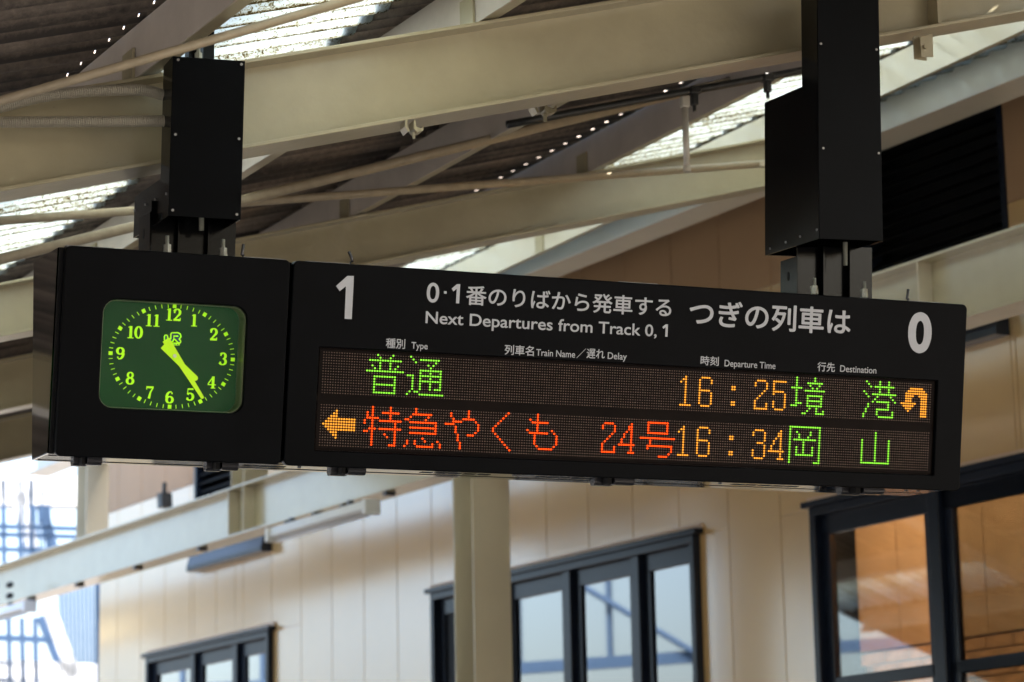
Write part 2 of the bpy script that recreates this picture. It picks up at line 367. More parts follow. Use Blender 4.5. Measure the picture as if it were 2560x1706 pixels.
# doors with cut-outs: frame polygons
def door(a0, a1, b0, b1, ha0, ha1, hb0, hb1, hr, nm, corners):
    outer = rrect(a0, a1, b0, b1, 2.2, 5, corners)
    holes = rrect(ha0, ha1, hb0, hb1, hr, 5)
    c = bpy.data.curves.new(nm, 'CURVE'); c.dimensions = '2D'; c.fill_mode = 'BOTH'; c.extrude = .0165; c.bevel_depth = .0035; c.bevel_resolution = 2; c.offset = -.0035
    for pts in (outer, holes):
        s = c.splines.new('POLY'); s.points.add(len(pts) - 1); s.use_cyclic_u = True
        for p, (x, y) in zip(s.points, pts): p.co = (x * PIT, -y * PIT, 0, 1)
    o = bpy.data.objects.new(nm, c); COL.objects.link(o); bpy.context.view_layer.update()
    me = bpy.data.meshes.new_from_object(o, depsgraph=bpy.context.evaluated_depsgraph_get()); bpy.data.objects.remove(o)
    me.materials.clear(); me.materials.append(FACE)
    return place_flat(me, nm, -.0202, brd)
MF = Matrix(((LX[0], -LD[0], LN[0], 0), (LX[1], -LD[1], LN[1], 0), (LX[2], -LD[2], LN[2], 0), (0, 0, 0, 1)))
def place_flat(me, nm, out, parent, label=None):
    me.transform(Matrix.Translation(LO + LN * out - BO) @ MF)
    o = bpy.data.objects.new(nm, me); COL.objects.link(o); o.parent = parent
    if label: o['label'] = label
    return o
ca0, cb0 = inv(268, 748.5); ca1, cb1 = inv(623, 770)
ca1b, cb1b = inv(440, 1031)
CA0, CA1, CB0, CB1 = -83.6, -30.2, -15.0, 24.3
clock_door = door(-98.4, -14.9, -33.2, 42.3, CA0, CA1, CB0, CB1, 5.0, 'clock_door', '1111')
disp_door = door(-13.7, 269.4, -33.2, 42.5, -2.2, 257.4, -1.7, 36.4, .3, 'display_door', '1111')
# led boards ---------------------------------------------------------
lbox(-3.2, 258.4, -2.6, 37.4, -.030, -.0165).build('led_backboard', LEDBG, brd, BO)
G, Rd, Am = {}, {}, {}
def put(dct, line, rows, off=0):
    for r, cs in rows.items():
        for c in cs:
            if isinstance(c, tuple):
                for k in range(c[0], c[1] + 1): dct[(line, off + k, r)] = 1
            else: dct[(line, off + c, r)] = 1
put(G, 0, {0: [21, 27], 1: [22, 26], 2: [(18, 30)], 3: [22, 26], 4: [19, 22, 26, 29], 5: [20, 22, 26, 28], 6: [(17, 31)], 8: [(20, 28)], 9: [20, 28], 10: [20, 28], 11: [(20, 28)], 12: [20, 28], 13: [20, 28], 14: [(20, 28)]})
put(G, 0, {0: [34], 1: [35, (38, 45)], 2: [36, 44], 3: [41, 43], 4: [42], 5: [(38, 46)], 6: [38, 42, 46], 7: [(33, 35), (38, 46)], 8: [35, 38, 42, 46], 9: [35, (38, 46)], 10: [35, 38, 42, 46], 11: [35, 38, 42, 46], 12: [35, 38, 42, (44, 46)], 13: [34, 36, 37], 14: [33, (38, 47)]})
put(Am, 1, {2: [6], 3: [5, 6], 4: [(4, 6)], 5: [(3, 13)], 6: [(2, 13)], 7: [(1, 13)], 8: [(2, 13)], 9: [(3, 13)], 10: [(4, 6)], 11: [5, 6], 12: [6]})
put(Rd, 1, {0: [20, 27], 1: [20, 27], 2: [18, 20, (24, 30)], 3: [18, 20, 27], 4: [(18, 22), 27], 5: [17, 20, (23, 31)], 6: [17, 20, 29], 7: [20, 29], 8: [(19, 21), (23, 31)], 9: [17, 18, 20, 29], 10: [20, 25, 29], 11: [20, 26, 29], 12: [20, 29], 13: [20, 29], 14: [20, (27, 29)]})
put(Rd, 1, {0: [37], 1: [37], 2: [(36, 43)], 3: [35, 42], 4: [33, 34, 41], 5: [(35, 45)], 6: [45], 7: [(35, 45)], 8: [45], 9: [(35, 45)], 11: [40], 12: [34, 37, 41, 46], 13: [34, 37, 44, 47], 14: [33, (38, 44), 47]})
put(Rd, 1, {0: [58], 1: [51, 58], 2: [51, 58], 3: [52, (56, 60)], 4: [(52, 55), 61], 5: [(49, 52), 62], 6: [53, 62], 7: [53, 62], 8: [53, 61], 9: [54, (58, 60)], 10: [54], 11: [54], 12: [55], 13: [55], 14: [55]})
put(Rd, 1, {r: [c] for r, c in enumerate([74, 73, 72, 71, 70, 69, 68, 68, 69, 70, 71, 72, 73, 74, 75])})
put(Rd, 1, {0: [0], 1: [0], 2: [-3, 0], 3: [(-2, 4)], 4: [0], 5: [0], 6: [-4, 0, 6], 7: [(-3, 4), 7], 8: [-1, 8], 9: [-1, 8], 10: [-1, 8], 11: [-1, 8], 12: [0, 7], 13: [(1, 6)]}, 86)
TWO = {2: [(0, 3)], 3: [-1, 4], 4: [-1, 4], 5: [4], 6: [3], 7: [2], 8: [1], 9: [0], 10: [-1], 11: [-1, 4], 12: [-1, 4], 13: [(-1, 4)]}
FOUR = {2: [0], 3: [-1, 0], 4: [-1, 0], 5: [-2, 0], 6: [-3, 0], 7: [-3, 0], 8: [-4, 0], 9: [-4, 0], 10: [(-5, 1)], 11: [0], 12: [0], 13: [(-1, 1)]}
ONE = {2: [0], 3: [-1, 0], 4: [-2, 0], 13: [(-2, 2)]}; ONE.update({r: [0] for r in range(5, 13)})
SIX = {2: [(0, 3)], 3: [-1, 4], 4: [-1, 4], 5: [-1], 6: [-1], 7: [(-1, 3)], 13: [(0, 3)]}; SIX.update({r: [-1, 4] for r in range(8, 13)})
COLN = {5: [0, 1], 6: [0, 1], 11: [0, 1], 12: [0, 1]}
FIVE = {2: [(0, 5)], 3: [0], 4: [0], 5: [0], 6: [(0, 4)], 7: [0, 5], 8: [5], 9: [5], 10: [0, 5], 11: [0, 5], 12: [0, 5], 13: [(1, 4)]}
THREE = {2: [(0, 3)], 3: [-1, 4], 4: [-1, 4], 5: [4], 6: [4], 7: [(1, 3)], 8: [4], 9: [4], 10: [-1, 4], 11: [-1, 4], 12: [-1, 4], 13: [(0, 3)]}
put(Rd, 1, TWO, 114); put(Rd, 1, FOUR, 125)
put(Rd, 1, {1: [(0, 8)], 2: [0, 8], 3: [0, 8], 4: [0, 8], 5: [(0, 8)], 7: [(-3, 11)], 8: [1], 9: [1], 10: [(0, 10)], 11: [0, 10], 12: [10], 13: [9], 14: [(5, 8)]}, 132)
for ln in (0, 1):
    put(Am, ln, ONE, 147); put(Am, ln, SIX, 154); put(Am, ln, COLN, 167)
put(Am, 0, TWO, 178); put(Am, 0, FIVE, 185); put(Am, 1, THREE, 178); put(Am, 1, FOUR, 189)
put(G, 0, {0: [0, 8], 1: [0, 8], 2: [0, (5, 11)], 3: [0, 6, 10], 4: [(-2, 2), 7, 9], 5: [0, (4, 12)], 6: [0], 7: [0, (5, 11)], 8: [0, 5, 11], 9: [0, (5, 11)], 10: [0, 1, 2, 5, 11], 11: [-2, -1, 0, (5, 11)], 12: [6, 9], 13: [5, 9, 12], 14: [3, 4, (9, 12)]}, 195)
put(G, 0, {0: [0, 6, 10], 1: [1, 6, 10], 2: [2, (4, 12)], 3: [6, 10], 4: [-1, 6, 10], 5: [0, (3, 13)], 6: [1, 5, 11], 7: [4, 12], 8: [3, (5, 10), 13], 9: [1, 10], 10: [1, 10], 11: [0, (5, 10)], 12: [0, 5, 12], 13: [-1, 5, 12], 14: [-1, (6, 12)]}, 226)
put(Am, 0, {2: [(246, 251)], 3: [(245, 252)], 4: [(244, 253)], 5: [(244, 247), (250, 253)], 6: [(244, 246), (251, 253)], 7: [(244, 246), (251, 253)], 8: [(242, 248), (251, 253)], 9: [(243, 247), (251, 253)], 10: [(244, 246), (251, 253)], 11: [245, (251, 253)], 12: [(251, 253)], 13: [(251, 253)]})
ok = {r: [0, 13] for r in range(1, 14)}; ok[0] = [(0, 13)]; ok[2] = [0, 3, 9, 13]; ok[3] = [0, 4, 9, 13]; ok[4] = [0, 4, 8, 13]; ok[5] = [0, (2, 11), 13]
ok[6] = [0, 6, 13]; ok[7] = [0, 6, 13]; ok[8] = ok[9] = ok[10] = [0, 3, 6, 10, 13]; ok[11] = [0, (3, 10), 13]; ok[14] = [0, 11, 12, 13]
put(G, 1, ok, 193)
ym = {r: [-6, 0, 6] for r in range(4, 13)}; ym[1] = ym[2] = ym[3] = [0]; ym[13] = [(-6, 6)]
put(G, 1, ym, 231)
for line in (0, 1):
    off = 0 if line == 0 else 19.5
    pan = lbox(-1.6, 256.7, off - 1.1, off + 16.1, -.0165, -.0125).build('led_panel', LEDBG, brd, BO)
    ms = {'unlit_dots': (MB(), LEDOFF, .0026), 'green_dots': (MB(), LEDG, .0054), 'red_dots': (MB(), LEDR, .0056), 'amber_dots': (MB(), LEDA, .0054)}
    for c in range(256):
        for r in range(16):
            k = (line, c, r)
            key = 'green_dots' if k in G else 'red_dots' if k in Rd else 'amber_dots' if k in Am else 'unlit_dots'
            m, _, sz = ms[key]
            P = LP(c, r + off, -.0124)
            h = sz / 2
            if key == 'unlit_dots': h *= random.uniform(.85, 1.1)
            a, d, n = LX * h, LD * h, LN * (.0015 if key == 'unlit_dots' else .003)
            i = len(m.v)
            if key == 'unlit_dots':
                m.v += [P - a - d, P + a - d, P + a + d, P - a + d, P - a - d + n, P + a - d + n, P + a + d + n, P - a + d + n]
                m.f += [(i + 4, i + 5, i + 6, i + 7), (i, i + 1, i + 5, i + 4), (i + 1, i + 2, i + 6, i + 5), (i + 2, i + 3, i + 7, i + 6), (i + 3, i, i + 4, i + 7)]
            else:
                for q in range(8):
                    t = math.pi * (q + .5) / 4; m.v.append(P + a * (1.05 * math.cos(t)) + d * (1.05 * math.sin(t)))
                for q in range(8): m.v.append(m.v[i + q] + n)
                m.f.append(tuple(i + 8 + q for q in range(8))); m.f += [(i + q, i + (q + 1) % 8, i + 8 + (q + 1) % 8, i + 8 + q) for q in range(8)]
    for key, (m, mt, sz) in ms.items():
        if m.v: m.build(key, mt, pan, BO, kind='stuff')
# lettering ----------------------------------------------------------
def text_mesh(body, bold=0., ext=.0006):
    c = bpy.data.curves.new('t', 'FONT'); c.body = body; c.size = 1; c.resolution_u = 6
    o = bpy.data.objects.new('t', c); COL.objects.link(o); bpy.context.view_layer.update()
    me = bpy.data.meshes.new_from_object(o, depsgraph=bpy.context.evaluated_depsgraph_get()); bpy.data.objects.remove(o)
    if bold:                                       # heavier weight: thin layered copies, each a hair above the last
        vs = [v.co.copy() for v in me.vertices]; fs = [tuple(p.vertices) for p in me.polygons]; V2 = []; F2 = []
        for k in range(9):
            dx, dy = (0, 0) if k == 8 else (bold * math.cos(k * math.pi / 4), bold * math.sin(k * math.pi / 4))
            i = len(V2); V2 += [(c_[0] + dx, c_[1] + dy, k * .0002) for c_ in vs]; F2 += [tuple(a + i for a in f) for f in fs]
        me = bpy.data.meshes.new('t'); me.from_pydata(V2, [], F2); me.update()
    return me
def letter(body, l, r, t, b, ry, mode='ink', bold=.012, m=None, parent=None, out=.0012, nm='lettering'):
    me = text_mesh(body, bold); me.materials.clear(); me.materials.append(m or LETTER)
    xs = [v.co.x for v in me.vertices]; ys = [v.co.y for v in me.vertices]
    a0, bb = inv(l, b, out); _, bt = inv(l, t, out); a1, _ = inv(r, ry, out)
    sx = (a1 - a0) * PIT / (max(xs) - min(xs))
    if mode == 'ink': sy = (bb - bt) * PIT / (max(ys) - min(ys)); y0 = min(ys)
    else: sy = (bb - bt) * PIT / .727; y0 = 0
    for v in me.vertices:
        v.co = ((v.co.x - min(xs)) * sx + a0 * PIT, (v.co.y - y0) * sy - bb * PIT, v.co.z * .25)
    return place_flat(me, nm, out, parent or disp_door)
# the big "1" (drawn with a flag, no foot)
def flatpoly(pts, m, nm, parent, out, thick=.0008):
    q = [LP(a, b, out) for a, b in pts]; return MB().prism(q, LN * thick).build(nm, m, parent, BO)
pxs = [(839.5, 698), (868, 690), (886.5, 690.5), (879.5, 799), (862, 798), (866.5, 712), (848, 722)]
def one_glyph(x0, y0, x1, y1):
    # proportions of the flagged 1 inside a pixel box
    w, h = x1 - x0, y1 - y0
    P = [(.0, .25), (.70, .0), (1., .0), (.86, 1.), (.50, .995), (.62, .22), (.20, .42)]
    return [inv(x0 + a * w, y0 + b * h, .0012) for a, b in P]
flatpoly([inv(a, b, .0012) for a, b in ((840.2, 715.5), (868.5, 690.2), (884.8, 690.4), (879.4, 798.2), (861.5, 797.6), (864.9, 716), (849.3, 728.5))], LETTER, 'lettering', disp_door, .0008)
letter('0', 2268, 2329.5, 778.5, 882, 830, bold=.035)
letter('0', 1065.5, 1098, 706, 756, 735, bold=.012)
flatpoly([inv(a, b, .0012) for a, b in ((1110, 728), (1116.5, 728.4), (1116.3, 734.8), (1109.8, 734.4))], LETTER, 'lettering', disp_door, .0008)
flatpoly([inv(a, b, .0012) for a, b in ((1129.2, 722), (1142.5, 710.8), (1150.6, 711), (1147.9, 759), (1139.9, 758.6), (1141.9, 722.5), (1133.6, 729))], LETTER, 'lettering', disp_door, .0008)
letter('番のりばから発車する', 1164, 1679, 713, 762.5, 760, bold=.013)
letter('Next Departures from Track 0,', 1063.5, 1642, 776.6, 807.7, 830, 'cap', bold=.012)
flatpoly([inv(a, b, .0012) for a, b in ((1656, 818), (1664.6, 811.2), (1670, 811.4), (1668.5, 842.4), (1663, 842.1), (1664, 818.6), (1658.4, 822.6))], LETTER, 'lettering', disp_door, .0008)
letter('つぎの列車は', 1722, 2127.5, 747, 815, 790, bold=.018)
letter('種別', 964, 1013, 845.5, 870.5, 860, bold=.012); letter('Type', 1028, 1069.5, 854.5, 871.5, 862, 'cap', bold=.008)
letter('列車名', 1261, 1335, 861.5, 887, 875, bold=.012); letter('Train Name', 1340, 1438, 872, 889.3, 882, 'cap', bold=.008)
letter('／', 1441, 1465, 870, 896, 884, bold=.0); letter('遅れ', 1466, 1512, 871.5, 896, 885, bold=.012); letter('Delay', 1519, 1567, 880, 897.5, 890, 'cap', bold=.008)
letter('時刻', 1751, 1797, 889.5, 913, 902, bold=.012); letter('Departure Time', 1811, 1939, 899, 916, 912, 'cap', bold=.008)
letter('行先', 2043, 2087.5, 905, 928.5, 917, bold=.012); letter('Destination', 2100, 2191, 912.5, 929.5, 925, 'cap', bold=.008)

# clock ---------------------------------------------------------------
DEP = -.085
def fpoly(pts, out): return [LP(a, b, out) for a, b in pts]
ring = MB(); pr = rrect(CA0 + .35, CA1 - .35, CB0 + .35, CB1 - .35, 4.8, 6)
n = len(pr); A = fpoly(pr, -.012); B = fpoly(pr, DEP)
prb = rrect(CA0 + .22, CA1 - .22, CB0 + .22, CB1 - .22, 4.9, 6); C2 = fpoly(prb, -.012); D2 = fpoly(prb, DEP)
ring.v = A + B + C2 + D2
for k in range(n):
    j = (k + 1) % n
    ring.f += [(k, j, n + j, n + k), (2 * n + k, 3 * n + k, 3 * n + j, 2 * n + j), (k, 2 * n + k, 2 * n + j, j)]
clock = MB().prism(fpoly(rrect(CA0 - 1.1, CA1 + 1.1, CB0 - 1.1, CB1 + 1.1, 5.5, 6), DEP - .006), LN * .006).build('clock', DIAL, brd, BO)
ring.build('clock_rim', mat('pale_green_rim', (.20, .22, .12), .3), clock, BO, smooth=False)
def z4(x, y): return inv(x / 2.6133, 560 + y / 2.6133, DEP)
c12, c6, c9, c3 = z4(1137, 537), z4(1108, 1195), z4(722, 845), z4(1520, 887)
KC = ((c9[0] + c3[0]) / 2, (c12[1] + c6[1]) / 2); KA = (c3[0] - c9[0]) / 2; KB = (c6[1] - c12[1]) / 2
tk = MB()
for k in range(60):
    t = 2 * math.pi * k / 60; a = KC[0] + KA * math.sin(t); b = KC[1] - KB * math.cos(t)
    # radial direction towards centre
    d = V((math.sin(t) * KB, -math.cos(t) * KA)); d.normalize(); d = V((math.sin(t), -math.cos(t))).normalized()
    s_ = V((-d[1], d[0]))
    if k % 5 == 0:
        h, w_ = .75, .68
    else: h, w_ = .72, .13
    q = [(a + d[0] * x * h + s_[0] * y * w_, b + d[1] * x * h + s_[1] * y * w_) for x, y in ((-1, -1), (1, -1), (1, 1), (-1, 1))]
    if k % 5 == 0: MB().prism(fpoly(q, DEP + .0003), LN * .0008).build('hour_mark', LIME, clock, BO)
    else: tk.prism(fpoly(q, DEP + .0003), LN * .0008)
tk.build('minute_marks', LIME, clock, BO, kind='stuff')
# slab-serif numerals from strokes: (x, y, width) in a unit box, y up
def arc(cx, cy, rx, ry, a0, a1, w0, w1, n=14, wm=None):
    o = []
    for k in range(n + 1):
        t = k / n; a = math.radians(a0 + (a1 - a0) * t)
        w = w0 + (w1 - w0) * abs(math.cos(a)) if wm is None else wm[0] + (wm[1] - wm[0]) * abs(math.cos(a))
        o.append((cx + rx * math.cos(a), cy + ry * math.sin(a), w))
    return o
tn, tc_ = .09, .20
DG = {
 '0': [arc(.31, .5, .22, .45, 0, 360, 0, 0, 24, (tn, tc_))],
 '1': [[(.30, .0, tc_), (.30, .97, tc_)], [(.08, .035, .07), (.52, .035, .07)], [(.12, .86, .07), (.30, .93, .10)]],
 '2': [arc(.31, .69, .21, .26, 165, -35, 0, 0, 14, (tn, tc_)) + [(.38, .42, .15), (.12, .10, .10)], [(.06, .09, .17), (.56, .09, .17)], [(.55, .05, .07), (.55, .26, .07)], [(.06, .69, .15), (.18, .69, .15)]],
 '3': [arc(.28, .73, .19, .23, 150, -90, 0, 0, 14, (tn, tc_)), arc(.27, .27, .23, .24, 90, -160, 0, 0, 14, (tn, tc_)), [(.04, .2, .14), (.16, .2, .14)], [(.07, .78, .13), (.17, .78, .13)]],
 '4': [[(.42, .0, tc_), (.42, .97, tc_)], [(.40, .93, .09), (.04, .34, .08)], [(.02, .30, .08), (.64, .30, .08)], [(.26, .035, .07), (.60, .035, .07)]],
 '5': [[(.12, .93, .12), (.52, .93, .14)], [(.12, .97, .06), (.10, .48, .06)], arc(.28, .32, .23, .28, 140, -150, 0, 0, 16, (tn, tc_)), [(.04, .18, .14), (.15, .18, .14)]],
 '6': [arc(.31, .30, .22, .25, 0, 360, 0, 0, 20, (tn, tc_)), arc(.36, .46, .28, .47, 180, 75, 0, 0, 12, (tn, tc_)), [(.42, .82, .13), (.52, .82, .13)]],
 '7': [[(.05, .89, .16), (.58, .89, .16)], [(.07, .70, .06), (.07, .97, .06)], [(.55, .88, .08), (.36, .5, .13), (.26, .0, .19)]],
 '8': [arc(.31, .74, .18, .21, 0, 360, 0, 0, 20, (tn, .16)), arc(.31, .27, .22, .24, 0, 360, 0, 0, 20, (tn, tc_))],
 '9': [arc(.31, .70, .22, .25, 0, 360, 0, 0, 20, (tn, tc_)), arc(.26, .54, .28, .47, 0, -105, 0, 0, 12, (tn, tc_)), [(.10, .18, .13), (.20, .18, .13)]],
}
def ribbon(pts):
    L, R_ = [], []
    n = len(pts)
    for k, (x, y, w) in enumerate(pts):
        p, q = pts[max(k - 1, 0)], pts[min(k + 1, n - 1)]
        if n > 4 and abs(pts[0][0] - pts[-1][0]) + abs(pts[0][1] - pts[-1][1]) < .01:
            p, q = pts[(k - 1) if k else n - 2], pts[(k + 1) if k < n - 1 else 1]
        dx, dy = q[0] - p[0], q[1] - p[1]; l = math.hypot(dx, dy) or 1
        L.append((x - dy / l * w / 2, y + dx / l * w / 2)); R_.append((x + dy / l * w / 2, y - dx / l * w / 2))
    return [(L[k], L[k + 1], R_[k + 1], R_[k]) for k in range(n - 1)]
def numeral(s, cx, cy):
    a, b = z4(cx, cy); H = 4.6; m = MB(); Wd = H * 1.10
    n = len(s); x0 = -(.62 + (n - 1) * .56) * Wd / 2
    lay = 0
    for i, ch in enumerate(s):
        for st in DG[ch]:
            lay += 1
            for q in ribbon(st):
                pts = [(a + x0 + i * .56 * Wd + x * Wd, b + H / 2 - y * H) for x, y in q]
                m.quad(*fpoly(pts, DEP + .0008 + lay * .00006))
    m.build('numeral', LIME, clock, BO)
for s, x, y in (('12', 1132, 593), ('1', 1270, 630), ('2', 1395, 722), ('3', 1458, 882), ('4', 1382, 1035), ('5', 1243, 1115), ('6', 1108, 1133), ('7', 978, 1100), ('8', 850, 1008), ('9', 785, 847), ('10', 880, 708), ('11', 1000, 630)):
    numeral(s, x, y)
# logo
def z6(x, y): return inv(380 + x / 15.68, 800 + y / 15.68, DEP)
def strokes(lst, wpx, out, m, nm):
    mb = MB()
    for k, st in enumerate(lst):
        pts = [z6(x, y) for x, y in st]; w = wpx / 15.68 / 6.5
        for q in ribbon([(a, b, w) for a, b in pts]): mb.quad(*fpoly(q, out + k * .00005))
        for a, b in pts:
            i = len(mb.v); mb.v += fpoly([(a + w / 2 * math.cos(t * math.pi / 4), b + w / 2 * math.sin(t * math.pi / 4)) for t in range(8)], out + k * .00005 + .00002); mb.f.append(tuple(range(i, i + 8)))
    return mb.build(nm, m, clock, BO)
jr = [[(545, 660), (545, 770), (580, 820), (690, 820), (765, 800), (795, 740), (800, 570)], [(800, 570), (1010, 570), (1060, 605), (1070, 650), (1030, 705), (900, 705)], [(930, 710), (1060, 850)]]
strokes(jr, 175, DEP + .0010, LIME, 'logo_outline'); strokes(jr, 78, DEP + .0016, LOGOB, 'logo')
MB().prism(fpoly([z6(560, 890), z6(1080, 895), z6(1075, 1010), z6(560, 1005)], DEP + .0011), LN * .0004).build('logo_plate', LIME, clock, BO)
lt = text_mesh('西日本', .02); lt.materials.clear(); lt.materials.append(LOGOB)
_a0, _b0 = z6(730, 985); _a1, _ = z6(1050, 985); _x = [v.co.x for v in lt.vertices]
for v in lt.vertices: v.co = ((v.co.x - min(_x)) / (max(_x) - min(_x)) * (_a1 - _a0) * PIT + _a0 * PIT, v.co.y * .0055 - _b0 * PIT, v.co.z * .2)
place_flat(lt, 'logo_lettering', DEP + .0018, clock)
# hands
def hand(tail, tip, w0, w1, out, nm, th=.0015):
    a = V(z4(*tail)); b = V(z4(*tip)); d = (b - a).normalized(); s_ = V((-d[1], d[0]))
    pts = [a + s_ * w0, a - s_ * w0]
    for k in range(7):
        t = math.pi * k / 6 - math.pi / 2; pts.append(b + d * (w1 * math.cos(t)) + s_ * (w1 * math.sin(t)))
    MB().prism(fpoly([(p[0], p[1]) for p in pts], out), LN * th).build(nm, LIMEH, clock, BO)
hand((1056, 800), (1270, 1008), .95, 1.0, DEP + .010, 'hour_hand')
hand((1075, 757), (1312, 1132), 1.45, .62, DEP + .016, 'minute_hand')
ha, hb_ = inv(1142 / 2.6133, 560 + 863 / 2.6133, DEP + .02)
MB().tube([LP(ha, hb_, DEP + .009), LP(ha, hb_, DEP + .021)], .0055, 16).build('hand_screw', STEEL, clock, BO)
MB().prism(fpoly(rrect(CA0, CA1, CB0, CB1, 5, 6), -.040), LN * .0005).build('clock_glass', CLKG, clock, BO)

# underside fittings ----------------------------------------------------
hB0 = hf[3]; UL = hf[2] - hf[3]; UBk = hb[3] - hf[3]; UN = UL.cross(UBk).normalized()
if UN[2] > 0: UN = -UN
def UP(px, t):         # point on the underside: at photo column px, fraction t from front to back
    # solve along length so that the projected column is px
    lo, hi = 0., 1.
    for _ in range(40):
        mid = (lo + hi) / 2; P = hB0 + UL * mid + UBk * t; d = P - CAM
        c = V((cx_.dot(d), 0, -cz_.dot(d))); x = 1280 + FPX * c[0] / c[2]
        if x < px: lo = mid
        else: hi = mid
    return hB0 + UL * lo + UBk * t
for t in (.17, .83):
    MB().box(hB0 + UBk * t + UN * .0015 + UL * .004, UL * .992, UBk.normalized() * .005, UN * -.003).build('underside_seam', SEAM, brd, BO)
for p0, p1 in ((610, 720), (1055, 1235), (1345, 1490), (1835, 2005)):
    nsl = 5
    for k in range(nsl):
        a = UP(p0 + (p1 - p0) * k / nsl, .5); b = UP(p0 + (p1 - p0) * (k + .78) / nsl, .5)
        MB().box(a + UN * .001, b - a, UBk.normalized() * .028, UN * -.002).build('vent_slot', SEAM, brd, BO)
for px in (748, 1285, 1800, 2265, 2295):
    a = UP(px, .5); MB().tube([a + UN * .0005, a + UN * .003], .006, 10).build('screw', DSTEEL, brd, BO)
UX = UL.normalized(); UY = UBk.normalized()
def latch(px0, px1):
    a = UP(px0 + 4, .18); b = UP(px1 - 4, .05); L = (b - a).dot(UX)
    d = lambda x, y, z: a + UX * (x * L) + UY * y + UN * z
    def bar(x0, x1, y0, nm):
        pts = [d(x0, y0, 0), d(x0, y0, .016), d(x0, y0 + .010, .024), d(x0, y0 + .036, .024), d(x0, y0 + .046, .014), d(x0, y0 + .046, 0)]
        return MB().prism(pts, UX * ((x1 - x0) * L)).build(nm, LATCH, brd, BO, bevel=.002)
    l1 = bar(0, .55, .035, 'latch_base'); l2 = bar(.42, 1., -.012, 'latch_lever')
    MB().box(d(.22, -.004, .002), UX * (.14 * L), UY * .07, UN * .020).build('latch_clip', SEAM, brd, BO, bevel=.002)
    MB().tube([d(.05, .046, .014), d(-.006, .046, .014)], .005, 10).build('rivet', STEEL, l1)
    return l1
for p0, p1 in ((186, 264), (520, 606), (832, 925), (1494, 1598), (2114, 2223)): latch(p0, p1)
# hinges on top -----------------------------------------------------------
hT0 = hf[0]; TL = hf[1] - hf[0]; TB = (hb[0] - hf[0]).normalized(); TN = TL.cross(TB).normalized()
if TN[2] < 0: TN = -TN
def TP(px):
    lo, hi = 0., 1.
    for _ in range(40):
        mid = (lo + hi) / 2; P = hT0 + TL * mid + TN * .01; d = P - CAM
        x = 1280 + FPX * cx_.dot(d) / -cz_.dot(d)
        if x < px: lo = mid
        else: hi = mid
    return hT0 + TL * lo
for p0, p1, hx in ((165, 282, None), (607, 712, -1), (762, 873, 1), (1544, 1642, None), (2267, 2355, -1)):
    a, b = TP(p0), TP(p1); a = a + TN * .001 - TB * .012; b = b + TN * .001 - TB * .012; L = b - a
    h = MB().box(a, L, TB * .035, TN * .006).build('hinge', SCREW, brd, BO)
    for k in range(3):
        q = a + L * (.18 + .32 * k) + TN * .010; MB().tube([q, q + L.normalized() * .018], .0065, 10).build('hinge_knuckle', DSTEEL, h)
        bpy.data.objects[-1] if False else None
    if hx:
        e = a if hx < 0 else b
        e = e + TN * .008; MB().tube([e, e + L.normalized() * (.006 * hx) + TN * .004, e + L.normalized() * (.004 * hx) + TN * .014, e + L.normalized() * (-.002 * hx - .004) + TN * .034], .0048, 10).build('pull_pin', DSTEEL, brd, BO, smooth=True)

# ================================================================== hanger columns
WF = .10
TAU = math.radians(5.5)
YT = Y * math.cos(TAU) + Z * math.sin(TAU); ZT = Z * math.cos(TAU) - Y * math.sin(TAU)
def ST(px, py, w): return hit(px, py, W0 + Y * w, YT)
def hanger(F, side, screws_f, screws_s, plate, back, rod, bolts, hole, label, extra_top, dep=.46):
    TLp, TRp, BRp, BLp = [ST(x, y, WF) for x, y in F]
    root = thing('hanger_column', ST(plate[1][0], plate[1][1] + 4, WF + .1), label, 'hanger', 'black hangers holding the board'); o = root.location.copy()
    D = YT * dep
    # front plate folded
    MB().prism([TLp, TRp, BRp, BLp], YT * .003).build('front_cover', FACE, root, o, bevel=.001)
    # side cheek (upper narrow part then full depth below the rafter)
    nar = YT * .115
    ysplit = side[0]
    sp = ST(*side[1], WF)
    t = (TLp[2] - sp[2]) / (TLp[2] - BLp[2])
    s0 = TLp + (BLp - TLp) * t
    low = BLp
    def cheek(A, B, C_, in_, nm):
        e = (in_ - A).normalized() * .003
        MB().prism([A + nar, A, C_, C_ + D, B + D, B + nar], e).build(nm, BLACK, root, o)
    TL2, BL2 = TLp + YT * .0031, BLp + YT * .0031
    cheek(TL2, s0, BL2, TRp, 'side_cover')
    s0r = TRp + (BRp - TRp) * t
    cheek(TRp + YT * .0031, s0r, BRp + YT * .0031, TLp, 'side_cover')
    # rear cover below the rafter
    MB().prism([s0 + D, s0r + D, BRp + D, BLp + D], -YT * .003).build('rear_cover', BLACK, root, o)
    for x, y in screws_f:
        p = ST(x, y, WF); MB().tube([p - YT * .002, p + YT * .001], .0042, 12, None).build('screw', SCREW, root, o)
    sd_n = -(TRp - TLp).normalized()
    for x, y in screws_s:
        p = hit(x, y, BLp, sd_n); MB().tube([p + sd_n * .003, p - sd_n * .001], .004, 10).build('screw', SCREW, root, o)
    # lower bracket between cover and board
    pl = [ST(x, y, WF + .20) for x, y in plate]          # plate is upright, across the board axis
    return root, o
def SPs(px, py, P0, n): return hit(px, py, P0, n)
